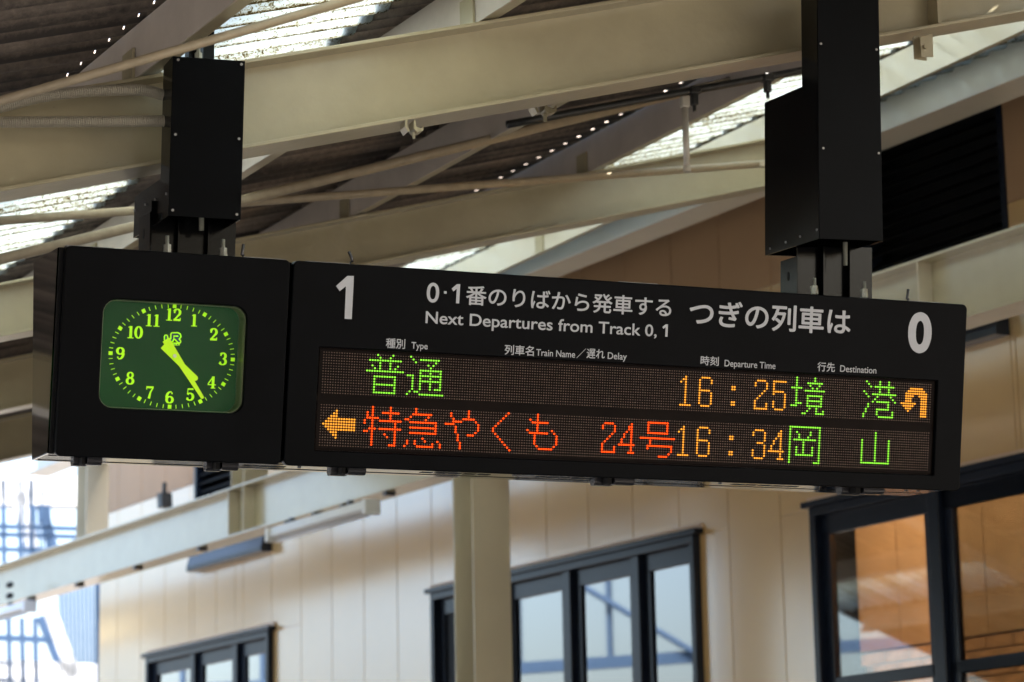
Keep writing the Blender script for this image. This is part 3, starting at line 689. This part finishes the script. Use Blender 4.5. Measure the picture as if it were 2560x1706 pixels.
def make_hanger(F, zs, fs, ss, wide, plate_x, plate_y, back_x, rod, bolts, hole, label, dep=.46):
    root, o = hanger(F, zs, fs, ss, [(plate_x[0], plate_y[1]), (plate_x[1], plate_y[1])], None, None, None, None, label, None, dep)
    # side plate facing left: runs back along Y at the bracket's left side
    wq = WF + .14
    A0 = ST(plate_x[1], plate_y[1], wq)                   # front bottom corner
    nX = X
    A1 = hit(plate_x[0], plate_y[1], A0, nX)              # rear bottom
    T1 = hit(plate_x[1], plate_y[0], A0, nX); T0 = hit(plate_x[0], plate_y[0] + 14, A0, nX)
    pb = [A0 - ZT * .06, T1, T0, A1 - ZT * .06]
    br = MB().prism(pb, X * .006).build('side_plate', BLACK, root, o, bevel=.001)
    hp = hit(hole[0], hole[1], A0, nX)
    MB().prism([hp + Y * (.009 * math.cos(t * .5236)) + Z * (.016 * math.sin(t * .5236)) - X * .0008 for t in range(12)], X * .0006).build('slot_hole', SEAM, br, o)
    # rear channel
    B0 = hit(plate_x[1], plate_y[1], W0 + Y * (wq + .04), YT); B1 = hit(back_x, plate_y[1], W0 + Y * (wq + .04), YT)
    H = ZT * (T1[2] - A0[2] + .09)
    wv = B1 - B0; 
    MB().box(B0 - ZT * .06, wv, YT * .006, H).build('rear_plate', BLACK, root, o)
    MB().box(B0 - ZT * .06 + wv, X * .006, YT * .14, H).build('side_plate', BLACK, root, o)
    for k in (.30, .66):
        MB().box(B0 - ZT * .06 + wv * k - YT * .03, X * .004, YT * .028, H).build('rib', BLACK, root, o)
    # threaded rod
    def threaded(p, q, r):
        n = 26; pts = [p + (q - p) * (i / (2 * n)) for i in range(2 * n + 1)]
        return MB().tube(pts, r, 10, [r * (1 if i % 2 else .84) for i in range(2 * n + 1)]).build('threaded_rod', BOLT, root, o)
    q0 = ST(rod[0], rod[2], WF + .10); q1 = ST(rod[0], rod[1] - 14, WF + .10); threaded(q0, q1, .0085)
    for bx, by0, by1 in bolts:
        p = ST(bx, by1, WF - .02); q = ST(bx, by0, WF - .02); p = p - Z * .03
        threaded(p, q, .0062)
        Lz = (q[2] - p[2] - .03) ; z0 = p[2] + .03
        for k, rr in ((0., .0125), (.27, .0118)):
            zz = z0 + k * Lz
            MB().tube([V((p[0], p[1], zz - .004)), V((p[0], p[1], zz + Lz * .24))], rr, 6).build('nut', BOLT, root, o, bevel=.001)
    return root, o
h1, o1 = make_hanger([(432.4, 140.8), (613.1, 153.1), (602, 549.9), (421, 539.6)], (None, (402.6, 430)),
    [(445.5, 150), (603.5, 161.5), (438.6, 336.8), (597.4, 347.5), (431.5, 526), (592, 536.5)],
    [(416, 485), (388, 499), (363.6, 512), (337, 526)], None, (347, 375), (529, 640), 583, (503.6, 542, 577), [(418, 590, 634), (558, 599, 642)], (359, 586),
    'black box hanger above the clock, with its top end bare beside the conduits')
h2, o2 = make_hanger([(2043, -60), (2196, -50), (2208, 603), (2048.4, 597)], (None, (2046.5, 200)),
    [(2052, 110), (2191, 124.5), (2058, 371), (2196.5, 383.5), (2061, 638.6), (2201, 647)][:4] + [(2061, 590), (2199, 597)][:0],
    [(2042.6, 575), (2001, 592), (1965, 606), (1926, 622)], None, (1951, 1993), (640, 735), 2176, (2113, 620, 664), [(2036, 696, 734), (2161, 704, 742)], (1971, 691),
    'taller black box hanger above the right part of the board, running out of the photo top', dep=.395)
# bare top of the left hanger
for px, wpx in ((472, 14), (508, 12)):
    p = SP(px, 150, WF + .10); q = SP(px, 60, WF + .10)
    MB().box(p, X * .004, Y * .05, Z * (q[2] - p[2])).build('top_angle', BLACK, h1, o1)
    MB().box(p + X * .0045, X * .03, Y * .004, Z * (q[2] - p[2])).build('top_angle', BLACK, h1, o1)
p = SP(496, 150, WF + .07); q = SP(496, 95, WF + .07)
MB().tube([p + (q - p) * (i / 40) for i in range(41)], .007, 10, [.007 * (1 if i % 2 else .85) for i in range(41)]).build('threaded_rod', BOLT, h1, o1)
MB().tube([p + (q - p) * .05, p + (q - p) * .3], .012, 6).build('nut', BOLT, h1, o1)

# ================================================================== conduits
def smooth_path(pts, n):
    out = []
    P = [pts[0] * 2 - pts[1]] + pts + [pts[-1] * 2 - pts[-2]]
    for i in range(1, len(P) - 2):
        for k in range(n):
            t = k / n; a, b, c, d = P[i - 1], P[i], P[i + 1], P[i + 2]
            out.append(.5 * ((2 * b) + (c - a) * t + (2 * a - 5 * b + 4 * c - d) * t * t + (3 * b - a - 3 * c + d) * t ** 3))
    out.append(pts[-1]); return out
def flex(pxs, wl, label, r=.0175):
    pts = smooth_path([SP(x, y, w) for (x, y), w in zip(pxs, wl)], 60)
    L = [0]
    for a, b in zip(pts, pts[1:]): L.append(L[-1] + (b - a).length)
    tot = L[-1]; pitch = .0066; n = int(tot / pitch); res = []; rad = []; j = 0
    for k in range(n * 4):
        s = k * pitch / 4
        while j < len(L) - 2 and L[j + 1] < s: j += 1
        t = (s - L[j]) / max(1e-9, L[j + 1] - L[j]); res.append(pts[j] + (pts[j + 1] - pts[j]) * t); rad.append(r * (1., 1., .76, .76)[k % 4])
    m = MB().tube(res, r, 16, rad); tag(m.build('corrugated_conduit', FLEX), label, 'conduit', 'corrugated conduits entering the left hanger')
flex([(-120, 300), (0, 269), (95, 245), (190, 231), (290, 226), (365, 227), (430, 245)], [.15] * 5 + [.16, .17], 'upper ribbed conduit, arched, entering the left hanger')
flex([(-120, 308), (0, 306), (200, 304.5), (405, 303), (440, 303)], [.15] * 5, 'lower ribbed conduit, straight, entering the left hanger')

# ================================================================== brace rods and hung pipe
def rod(pa, wa, pb, wb, r, label, m=None):
    o = MB().tube([SP(*pa, wa), SP(*pb, wb)], r, 14).build('brace_rod', m or ROD, smooth=True); return tag(o, label, 'rod', 'diagonal brace rods under the roof')
rod((-120, 288), -.35, (905, -8), -.35, .0135, 'near cream brace rod crossing above the left hanger cover')
rod((-100, 560), 2.4, (1930, 408), 3.3, .017, 'long brace rod passing level behind the board from left to right hanger')
rod((-100, 673), 2.2, (2000, 160), 2.6, .020, 'steeper brace rod crossing just above the level rod behind the near rafter')
# turnbuckle end of the level rod
tb = SP(1890, 411, 3.28)
tag(MB().cbox(tb, X * .09, Y * .03, Z * .022).build('rod_end_clevis', CREAM2, bevel=.004), 'pale clevis holding the level rod beside the right hanger', 'bracket')
# black pipe with clamps
pp = thing('hung_pipe', SP(1600, 237, 2.0), 'black pipe hung on clamps left of the right hanger', 'pipe'); po = pp.location.copy()
pa, pb = SP(1268, 312, 2.0), SP(2010, 176, 2.0)
MB().tube([pa + (pb - pa) * (k / 12) for k in range(13)], .016, 16).build('pipe', PIPE, pp, po, smooth=True)
for x, y in ((1735, 228), (1918, 196)):
    c = SP(x, y, 2.0)
    MB().cbox(c, X * .045, Y * .05, Z * .03).build('clamp', PIPE, pp, po, bevel=.004)
    MB().cbox(c - Z * .035, X * .026, Y * .03, Z * .05).build('clamp', PIPE, pp, po, bevel=.004)
    MB().tube([c - Z * .05, c - Z * .085], .008, 8).build('bolt', PIPE, pp, po)
hr = thing('drop_tube', SP(1716, 340, 2.2), 'short white tube dropping from the black pipe', 'tube'); ho = hr.location.copy()
p0, p1 = SP(1712, 258, 2.2), SP(1718, 428, 2.2)
MB().tube([p0, p1], .0135, 14).build('tube', WHITEP, hr, ho, smooth=True)
MB().cbox(p0 + Z * .01, X * .035, Y * .03, Z * .06).build('lug', WHITEP, hr, ho, bevel=.006)
MB().tube([p1 - Z * .004, p1 + Z * .02], .017, 14).build('end_cap', WHITEP, hr, ho)
# little clips under the near rafter
def clip(px, py, w, s, label, m=CREAM):
    P = SP(px, py, w); root = thing('beam_clip', P, label, 'clip'); o = P.copy()
    c = lambda x, z: P + X * (x * s) + Z * (z * s)
    MB().prism([c(-1, .9), c(-1.05, 0), c(-.7, -.6), c(-.5, -.45), c(-.8, .05), c(-.75, .9)], Y * .05).build('jaw', m, root, o)
    MB().prism([c(.2, .8), c(.25, .1), c(.9, -.1), c(1.1, .25), c(1.1, -.3), c(.4, -.55), c(0, -.2), c(0, .8)], Y * .05).build('jaw', m, root, o)
    MB().tube([P + X * (.2 * s) - Z * (.4 * s) + Y * .02, P + X * (.2 * s) - Z * (1.15 * s) + Y * .02], .18 * s, 8).build('bolt', m, root, o)
clip(1035, 318, .22, .028, 'small cream clamp hanging under the near rafter, right of the left hanger')
clip(1362, 268, .9, .04, 'crumpled cream clip behind the near rafter, left end of the black pipe')
bk = thing('hanger_bracket', SP(2312, 110, .2), 'cream plate bracket with bolt under the rafter right of the right hanger', 'bracket'); ko = bk.location.copy()
MB().prism([SP(x, y, .20) for x, y in ((2283, 92), (2312, 90), (2318, 152), (2300, 150), (2286, 148))], Y * .006).build('plate', CREAM, bk, ko, bevel=.002)
MB().prism([SP(x, y, .17) for x, y in ((2300, 92), (2332, 84), (2334, 143), (2303, 142))], Y * .006).build('plate', CREAM, bk, ko, bevel=.002)
c = SP(2315, 117, .16); MB().tube([c, c + Y * .012], .008, 6).build('bolt', CREAM, bk, ko)

# ================================================================== building girder, column, gutter beam
ZG = 17.0
def long_beam(name, px_top, px_bot, s0, s1, fw, m, label, ztopv=None, zbotv=None, out=0.):
    zt = ztopv if ztopv is not None else WB(*px_top, ZG)[2]; zb = zbotv if zbotv is not None else WB(*px_bot, ZG)[2]
    P = lambda s, z, d: WS(s, z, ZG) + Bn * d * -1
    root = thing(name, WS((s0 + s1) / 2, zb, ZG), label, 'steel beam'); o = root.location.copy(); L = DB * (s1 - s0)
    # Bn points away from camera side? make d positive towards the viewer
    MB().box(P(s0, zb + .015, out - .005), L, Bn * .01 * -1, Z * (zt - zb - .03)).build('web', m, root, o)
    for zz in (zb, zt - .015):
        MB().box(P(s0, zz, out - fw / 2), L, -Bn * fw, Z * .015).build('flange', m, root, o, bevel=.003)
    return root, o, zt, zb
if Bn.dot(CAM - WS(0, 0, ZG)) > 0: Bn = -Bn         # Bn points away from the viewer
zgt, zgb = WB(2177, 703, ZG)[2], WB(2416, 810, ZG)[2]
g1, go, gt, gb = long_beam('longitudinal_girder', None, None, -8, 16, .2, GIRD, 'long cream girder on columns running below the board to the left', zgt, zgb)
def at_girder(px, py): return sof(px, py, ZG)
for px, py in ((600, 1290), (637, 1280), (2333, 700)):
    s = at_girder(px, py); MB().box(WS(s, gb + .016, ZG) - Bn * .095, DB * .01, Bn * .088, Z * (gt - gb - .032)).build('stiffener', CREAM2, g1, go)
for px in (740, 810, 880, 520, 360, 215, 95, 990):
    s = at_girder(px, 1300); MB().cbox(WS(s, gb - .012, ZG) - Bn * .05, DB * .05, Bn * .07, Z * .03).build('bolt_plate', DSTEEL, g1, go)
zf = WB(1640, 578, ZG)[2]
g2, go2, ft, fb = long_beam('gutter_beam', None, None, -9, 8, .22, WHITEP, 'high white eave beam above the louvre right of the right hanger', zf + .30, zf)
g3, go3, _, _ = long_beam('eave_channel', None, None, -9, 8, .10, WHITEP, 'pale upper channel along the eave above the gutter beam', zf + .68, zf + .37, out=.16)
def hcol(px0, px1, z0, z1, label, m=CREAM2, wd_=.20, dp=.22):
    s0, s1 = sof(px1, 1400, ZG), sof(px0, 1400, ZG); s = (s0 + s1) / 2
    P = WS(s, z0, ZG); root = thing('steel_column', P, label, 'column'); o = P.copy(); H = Z * (z1 - z0)
    MB().cbox(P + H / 2, DB * (dp - .03), Bn * .010, H).build('web', m, root, o)
    for e in (-1, 1): MB().cbox(P + H / 2 + DB * (e * (dp / 2 - .008)), DB * .014, Bn * wd_, H).build('flange', m, root, o, bevel=.003)
    return root, o, s
c1, co, cs = hcol(1137, 1275, .0, gb, 'cream steel column standing before the wall under the board', wd_=.27, dp=.25)
q = hit(1163, 1568, WS(cs, 0, ZG) + DB * .11 - Bn * .1, DB)
MB().cbox(WS(cs, WB(1165, 1565, ZG)[2], ZG) + DB * .119, DB * .003, Bn * .14, Z * .13).build('notice_plate', FIX, c1, co)
hcol(203, 256, gt, gt + .9, 'yellowish post standing on the girder at far left, below the clock corner')
hcol(590, 658, gt, gt + .9, 'cream post standing on the girder below the clock')
# fluorescent fixtures
def fixture(x0, x1, y, label):
    s0, s1 = sof(x0, y, ZG), sof(x1, y, ZG); z = gb - .10
    P = WS((s0 + s1) / 2, z, ZG) - Bn * .12; root = thing('fluorescent_fixture', P, label, 'lamp', 'strip lights under the girder'); o = P.copy(); L = DB * abs(s1 - s0)
    MB().prism([P - L / 2 + Bn * a + Z * b for a, b in ((-.05, .0), (-.035, .06), (.035, .06), (.05, .0), (.03, -.02), (-.03, -.02))], L).build('housing', FIX, root, o, bevel=.003)
    MB().tube([P - L * .47 - Z * .035, P + L * .47 - Z * .035], .014, 12).build('tube', TUBE, root, o, smooth=True)
    for e in (-.5, .5): MB().cbox(P + L * e + Z * .01, DB * .05, Bn * .12, Z * .10).build('end_cap', FIX, root, o, bevel=.006)
    for e in (-.3, .3): MB().cbox(P + L * e + Z * .075, DB * .03, Bn * .04, Z * .04).build('mount', DSTEEL, root, o)
fixture(722, 968, 1330, 'white strip light under the girder left of the cream column')
fixture(-120, 107, 1500, 'white strip light under the girder at the left photo edge')

# ================================================================== station wall
ZW = 19.0
wall = bpy.data.objects.new('station_wall', None); COL.objects.link(wall); wall.location = WS(0, 0, ZW); wo_ = wall.location.copy()
tag(wall, 'glossy beige panelled station wall with dark framed windows behind the board', 'wall')
def s_(px, py=1400): return sof(px, py, ZW)
zh = WB(1400, 1416, ZW)[2]                       # window head height
0 and print('window head z', zh, 'panel widths', [round(s_(a) - s_(b), 3) for a, b in ((829, 909), (909, 993), (993, 1083), (425, 490))])
sL, sC0, sC1, sR0 = (s_(378), s_(683)), s_(1088), s_(1750), s_(2043)
wins = [(s_(683), s_(378)), (s_(1750), s_(1262)), (s_(2960), s_(2043)), (s_(1205), s_(1088))]
zsill = zh - 2.1
pw = abs(s_(829) - s_(909))
S0 = s_(829); smin, smax = -14.0, s_(250)
edges = []; k = -60
while S0 + k * pw < smax:
    if S0 + k * pw > smin: edges.append(S0 + k * pw)
    k += 1
edges = [smin] + edges + [smax]
ZTOP = 7.4; ZSP = WB(400, 1240, ZW)[2]
louvres = [(s_(2517, 500), s_(2150, 500), WB(2330, 690, ZW)[2] - .25, ZTOP - .3), (s_(588, 1230), s_(486, 1230), WB(540, 1290, ZW)[2], WB(540, 1120, ZW)[2] + .5)]
def wpanel(a, b, z0, z1, nm='wall_panel', m=WALL, d=.012):
    g = .003
    if b - a < .03 or z1 - z0 < .02: return
    MB().box(WS(a + g, z0, ZW), DB * (b - a - 2 * g), Bn * d, Z * (z1 - z0)).build(nm, m, wall, wo_, bevel=.0025)
for a, b in zip(edges, edges[1:]):
    # below head
    segs = [(a, b)]
    for w0, w1 in wins:
        ns_ = []
        for p, q in segs:
            if q <= w0 or p >= w1: ns_.append((p, q)); continue
            if p < w0: ns_.append((p, w0))
            if q > w1: ns_.append((w1, q))
        segs = ns_
    whole = segs == [(a, b)] and all(b <= l0 or a >= l1 for l0, l1, _, _ in louvres)
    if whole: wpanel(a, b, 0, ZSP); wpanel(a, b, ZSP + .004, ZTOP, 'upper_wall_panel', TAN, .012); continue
    for p, q in segs: wpanel(p, q, .0, zh)
    if not whole and a > wins[2][1]:
        for w0, w1 in wins:
            if max(a, w0) < min(b, w1): wpanel(max(a, w0), min(b, w1), 0, 2.745)
    wpanel(a, b, 0, zsill) if not segs and a < wins[2][1] else None
    segs = [(a, b, zh + .001, ZTOP)]
    for l0, l1, z0, z1 in louvres:
        ns_ = []
        for p, q, za, zb_ in segs:
            if q <= l0 or p >= l1: ns_.append((p, q, za, zb_)); continue
            if p < l0: ns_.append((p, l0, za, zb_))
            if q > l1: ns_.append((l1, q, za, zb_))
            pp_, qq_ = max(p, l0), min(q, l1); ns_.append((pp_, qq_, za, z0)); ns_.append((pp_, qq_, z1, zb_))
        segs = ns_
    for p, q, za, zb_ in segs:
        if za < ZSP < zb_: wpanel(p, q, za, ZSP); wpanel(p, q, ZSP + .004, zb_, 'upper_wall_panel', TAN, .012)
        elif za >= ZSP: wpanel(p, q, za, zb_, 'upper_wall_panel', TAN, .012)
        else: wpanel(p, q, za, zb_)
MB().box(WS(smin, 0, ZW) + Bn * .034, DB * (smax - smin), Bn * .02, Z * ZTOP)
# backing only behind solid areas (above head)
for (a, b, z0, z1) in ((smin, louvres[0][0], zh, ZTOP), (louvres[0][1], louvres[1][0], zh, ZTOP), (louvres[1][1], smax, zh, ZTOP), (wins[3][1], wins[0][0], 0, zh - .001), (wins[1][1], wins[3][0], 0, zh - .001), (wins[0][1], smax, 0, zh - .001), (wins[2][1], wins[1][0], 0, zh - .001),
                       (louvres[0][0] + .001, louvres[0][1] - .001, zh, louvres[0][2]), (louvres[1][0] + .001, louvres[1][1] - .001, zh, louvres[1][2])):
    MB().box(WS(a, z0, ZW) + Bn * .0145, DB * (b - a), Bn * .03, Z * (z1 - z0)).build('backing', TRIM, wall, wo_)
for l0, l1, z0, z1 in louvres:
    lv = MB().box(WS(l0 - .4, z0 - .1, ZW) + Bn * .20, DB * (l1 - l0 + .8), Bn * .02, Z * (z1 - z0 + .2)).build('louvre', ALUD, wall, wo_)
    n = int((z1 - z0) / .075)
    for k in range(n):
        z = z0 + .02 + k * .075
        MB().prism([WS(l0, z, ZW) + Bn * .02, WS(l0, z + .006, ZW) + Bn * .02, WS(l0, z + .066, ZW) + Bn * .10, WS(l0, z + .060, ZW) + Bn * .10], DB * (l1 - l0)).build('louvre_slat', ALUD, lv, wo_)
    for e in (l0, l1 - .04): MB().box(WS(e, z0, ZW) - Bn * .006, DB * .04, Bn * .12, Z * (z1 - z0)).build('louvre_frame', ALU, lv, wo_)
# windows
def window(w0, w1, cuts, label, rail=None, z0=None, gl=None, nopane=None):
    z0 = z0 if z0 is not None else (zsill if label == 'right' else 2.75)
    P = WS((w0 + w1) / 2, z0, ZW)
    fr = MB().box(WS(w0, zh - .05, ZW) - Bn * .05, DB * (w1 - w0), Bn * .14, Z * .05)
    fr.box(WS(w0, z0, ZW) - Bn * .05, DB * (w1 - w0), Bn * .14, Z * .05)
    fr.box(WS(w0, z0 + .05, ZW) - Bn * .05, DB * .05, Bn * .14, Z * (zh - z0 - .10)); fr.box(WS(w1 - .05, z0 + .05, ZW) - Bn * .05, DB * .05, Bn * .14, Z * (zh - z0 - .10))
    fo = fr.build('window', ALU, wall, wo_, bevel=.004)
    MB().box(WS(w0 - .05, zh + .001, ZW) - Bn * .07, DB * (w1 - w0 + .1), Bn * .07, Z * .035).build('head_flashing', ALU, fo, wo_, bevel=.003)
    MB().box(WS(w0 - .05, zh + .037, ZW) - Bn * .02, DB * (w1 - w0 + .1), Bn * .02, Z * .03).build('head_trim', TRIM, fo, wo_)
    cs_ = [w0] + cuts + [w1]
    for a in cuts: MB().box(WS(a - .045, z0 + .05, ZW) - Bn * .04, DB * .09, Bn * .11, Z * (zh - z0 - .10)).build('mullion', ALU, fo, wo_, bevel=.006)
    for a, b in zip(cs_, cs_[1:]):
        a2, b2 = a + .05, b - .05
        t = .07; dd = Bn * .04
        for q0, q1, y0, y1 in ((a2, b2, zh - .05 - .11, zh - .05), (a2, b2, z0 + .05, z0 + .13), (a2, a2 + t, z0 + .13, zh - .16), (b2 - t, b2, z0 + .13, zh - .16)):
            MB().box(WS(q0, y0, ZW) + Bn * .0, DB * (q1 - q0), dd, Z * (y1 - y0)).build('sash', ALU, fo, wo_, bevel=.004)
        if rail: MB().box(WS(a2 + t, rail, ZW), DB * (b2 - a2 - 2 * t), dd, Z * .07).build('sash', ALU, fo, wo_, bevel=.004)
        MB().box(WS(a2 + t, z0 + .13, ZW) + Bn * .018, DB * (b2 - a2 - 2 * t), Bn * .006, Z * (zh - z0 - .29)).build('pane', gl or GLASS, fo, wo_)
    return fo
window(wins[1][0], wins[1][1], [s_(1598), s_(1426)], 'centre')
window(wins[3][0], wins[3][1], [], 'narrow', gl=ALUD)  # near-black sheet in place of glass, for the dark inside
window(wins[0][0], wins[0][1], [s_(597), s_(492)], 'left')
zrail = WB(2350, 1690, ZW)[2]
window(wins[2][0], wins[2][1], [s_(2356, 1500), s_(2690, 1500)], 'right', rail=zrail, gl=GLASSR)
# hoods on the wall
def hood(x0, x1, py, hpx, label):
    s0, s1 = s_(x1, py), s_(x0, py); z = WB(x0, py, ZW)[2]; h = .15
    P = WS((s0 + s1) / 2, z, ZW); root = thing('vent_hood', P, label, 'vent hood', 'narrow dark vent hoods high on the wall'); o = P.copy()
    MB().prism([WS(s0, z + a, ZW) - Bn * b for a, b in ((0, .0), (0, .10), (.04, .10), (h, .07), (h, .0))], DB * (s1 - s0)).build('hood', ALU, root, o, bevel=.004)
    MB().box(WS(s0 - .02, z + h + .001, ZW) - Bn * .09, DB * (s1 - s0 + .04), Bn * .09, Z * .035).build('cap', ALUD, root, o, bevel=.004)
hood(492, 680, 1432, 0, 'narrow dark vent hood on the white wall above the left window')
hood(2380, 2528, 880, 0, 'narrow dark vent hood on the beige wall beside the right end of the board')
# room behind the windows
room = bpy.data.objects.new('building_interior', None); COL.objects.link(room); room['kind'] = 'structure'
DBR = .95
bsL = (hit(2150, 1600, WS(0, 0, ZW) + Bn * DBR, Bn) - WS(0, 0, ZW)).dot(DB)
def rbox(s0, s1, z0, z1, d0, d1, nm, m): return MB().box(WS(s0, z0, ZW) + Bn * d0, DB * (s1 - s0), Bn * (d1 - d0), Z * (z1 - z0)).build(nm, m, room, bevel=0)
rbox(smin, smax, zh + .35, zh + .40, .06, 6., 'ceiling', CEIL)
rbox(bsL + .12, smax, 0, zh + .35, 4.6, 4.65, 'back_wall', CEIL)
rbox(bsL + .02, bsL + .10, 0, zh + .35, .1, 4.6, 'partition', ALUD)
rbox(smin, bsL + .01, 0, zh + .35, DBR + .045, DBR + .1, 'back_wall', MORT)
# bricks low, boards above
zbr = hit(2300, 1612, WS(0, 0, ZW) + Bn * DBR, Bn)[2]
bsR = bsL - 4.0
bw, bh = .235, .078
me_b = None; z = zbr - bh
row = 0
while z > zbr - 9 * bh:
    s = bsL - (bw / 2 if row % 2 else 0)
    while s > bsR:
        if me_b is None:
            o = MB().box(V((0, 0, 0)), DB * -(bw - .010), Bn * .045, Z * (bh - .010)).build('brick', BRICK, room, V((0, 0, 0)), bevel=0); me_b = o.data
        else:
            o = bpy.data.objects.new('brick', me_b); COL.objects.link(o); o.parent = room
        o.location = WS(s, z, ZW) + Bn * (DBR + random.uniform(-.003, .003))
        s -= bw
    z -= bh; row += 1
s = bsL
while s > bsR:
    MB().box(WS(s, zbr + .006, ZW) + Bn * DBR, DB * -.392, Bn * .04, Z * (zh + .34 - zbr)).build('timber_board', WOOD, room); s -= .40
# downlight and added fill lights inside
def downlight(px, py, s_over=None, label=''):
    P = hit(px, py, V((0, 0, zh + .345)), Z)
    root = thing('ceiling_downlight', P, label, 'lamp'); o = P.copy()
    MB().tube([P - Z * .012, P], .13, 20).build('lens', LAMP, root, o)
    MB().tube([P - Z * .006, P + Z * .001], .15, 20).build('rim', FIX, root, o)
    return P
dl = downlight(1643, 1476, None, 'warm lit round downlight seen through the centre window')
ld = bpy.data.lights.new('downlight_lamp', 'POINT'); ld.energy = 40; ld.color = (1, .75, .45); ld.shadow_soft_size = .12
lo = bpy.data.objects.new('downlight_lamp', ld); COL.objects.link(lo); lo.location = dl - Z * .1
for zz, hh, en in ((zh + .17, .30, 11), (1.35, .6, 38)):            # unseen fill lights added above head and below sill to brighten the back wall
    ld = bpy.data.lights.new('room_fill_light', 'AREA'); ld.shape = 'RECTANGLE'; ld.size = 4.0; ld.size_y = hh; ld.energy = en; ld.color = (1, .74, .45)
    lo = bpy.data.objects.new('room_fill_light', ld); COL.objects.link(lo)
    _lp = WS(bsL - 1.9, zz, ZW) + Bn * .12; _za = -Bn; _ya = Z; _xa = _ya.cross(_za)
    lo.matrix_world = Matrix(((_xa[0], _ya[0], _za[0], _lp[0]), (_xa[1], _ya[1], _za[1], _lp[1]), (_xa[2], _ya[2], _za[2], _lp[2]), (0, 0, 0, 1)))

# ================================================================== far concourse at left
ZC = 34.
def C(px, py, z0=ZC): return hit(px, py, CAM + ray(1280, 853) * z0, V((-.25, 1, 0)).normalized())
cn = V((-.25, 1, 0)).normalized(); cdv = V((1, .25, 0)).normalized()
con = thing('glazed_concourse', C(100, 1706), 'blurred blue grey glazed footbridge with tall fins at the lower left', 'building'); coo = con.location.copy()
def cbar(p, q, t, nm, m=BLUEST):
    a, b = C(*p), C(*q); d = (b - a).normalized(); n_ = d.cross(cn).normalized()
    MB().box(a - n_ * t / 2, b - a, n_ * t, cn * t).build(nm, m, con, coo)
for x in list(range(150, 250, 10)): cbar((x, 1465), (x + 6, 1760), .032, 'fin')
for x in (248, 254): cbar((x, 1440), (x + 5, 1780), .10, 'post')
for y in (1592, 1655, 1700): cbar((-60, y), (140 if y < 1660 else 270, y + 8), .07, 'rail')
for x in (22, 55, 88): cbar((x, 1545), (x + 4, 1765), .055, 'mullion')
cbar((125, 1530), (185, 1690), .16, 'brace', PALE); cbar((105, 1540), (160, 1680), .12, 'brace')
for y in (1318, 1338, 1375): cbar((-60, y - 4), (205, y + 4), .055, 'rail')
for x in (8, 50, 78): cbar((x, 1200), (x + 3, 1440), .055, 'mullion')
for x in range(60, 130, 9): cbar((x, 1225), (x + 5, 1440), .025, 'fin')
cbar((45, 1235), (80, 1370), .16, 'brace', PALE); cbar((98, 1230), (140, 1400), .12, 'brace')
cbar((-40, 1225), (300, 1228), .35, 'roof_edge', PALE)
cbar((-60, 1700), (300, 1716), .5, 'deck', PALE)

# solid building mass behind the windows
bm_ = bpy.data.objects.new('station_building', None); COL.objects.link(bm_); tag(bm_, 'station building body behind the glossy beige panelled wall', 'building')
MB().box(WS(smin, 0, ZW) + Bn * 6.05, DB * (smax - smin), Bn * 8, Z * ZTOP).build('back_block', TRIM, bm_)
MB().box(WS(smin, ZTOP - .15, ZW) + Bn * .06, DB * (smax - smin), Bn * 5.98, Z * .14).build('roof_slab', TRIM, bm_)
MB().box(WS(smax - .2, 0, ZW) + Bn * .06, DB * .18, Bn * 5.98, Z * (ZTOP - .16)).build('end_wall', TRIM, bm_)


# ================================================================== small fittings near the left girder
P = WB(397, 1250, 18.2); sp_ = thing('wall_speaker', P, 'small dark brown horn fitting in front of the bright wall, left of the left louvre', 'speaker'); so_ = P.copy()
MB().prism([P + DB * a + Z * b for a, b in ((-.05, .06), (.05, .06), (.03, -.07), (-.07, -.07))], Bn * .10).build('body', PIPE, sp_, so_, bevel=.006)
MB().cbox(P + Z * .10 + Bn * .05, DB * .03, Bn * .03, Z * .10).build('stem', PIPE, sp_, so_)
for y, lb in ((1463, 'upper of two small brown insulators at the left photo edge'), (1490, 'lower of two small brown insulators at the left photo edge')):
    P = WB(24, y, 16.6); it = thing('insulator', P, lb, 'insulator', 'insulators at the left edge'); io = P.copy()
    for k in (-1, 0, 1): MB().tube([P + DB * (.035 * k - .008), P + DB * (.035 * k + .008)], .028 if k == 0 else .022, 12).build('shed', PIPE, it, io)
    MB().tube([P - DB * .07, P + DB * .07], .008, 8).build('pin', PIPE, it, io)
# ================================================================== steel frames across the tracks (outside the frame, mirrored in panes and panels)
for k in range(9):
    y = 8 + 5.0 * k
    P = V((-13.5, y, 0))
    if k == 0: fr_ = thing('lattice_gantry', P, 'long lattice steel frame across the tracks, seen only mirrored in the window panes', 'steel frame'); fo_ = P.copy()
    MB().cbox(P + Z * 4.5, V((.22, 0, 0)), V((0, .22, 0)), Z * 9).build('post', BLUEST, fr_, fo_)
    for z in (4.6, 6.0, 7.6): MB().box(P + V((-.06, .11, z)), V((.12, 0, 0)), V((0, 4.78, 0)), Z * .14).build('rail', BLUEST, fr_, fo_)
    for q in (1.25, 2.5, 3.75): MB().box(P + V((-.03, q, 4.75)), V((.06, 0, 0)), V((0, .06, 0)), Z * 2.8).build('bar', BLUEST, fr_, fo_)
    MB().tube([P + V((.1, 0, 7.6)), P + V((.1, 2.5, 9.6)), P + V((.1, 5, 7.6))], .07, 6).build('brace', BLUEST, fr_, fo_)
    MB().tube([P + V((.12, .1, 4.7)), P + V((.12, 4.8, 7.6))], .04, 6).build('brace', BLUEST, fr_, fo_)
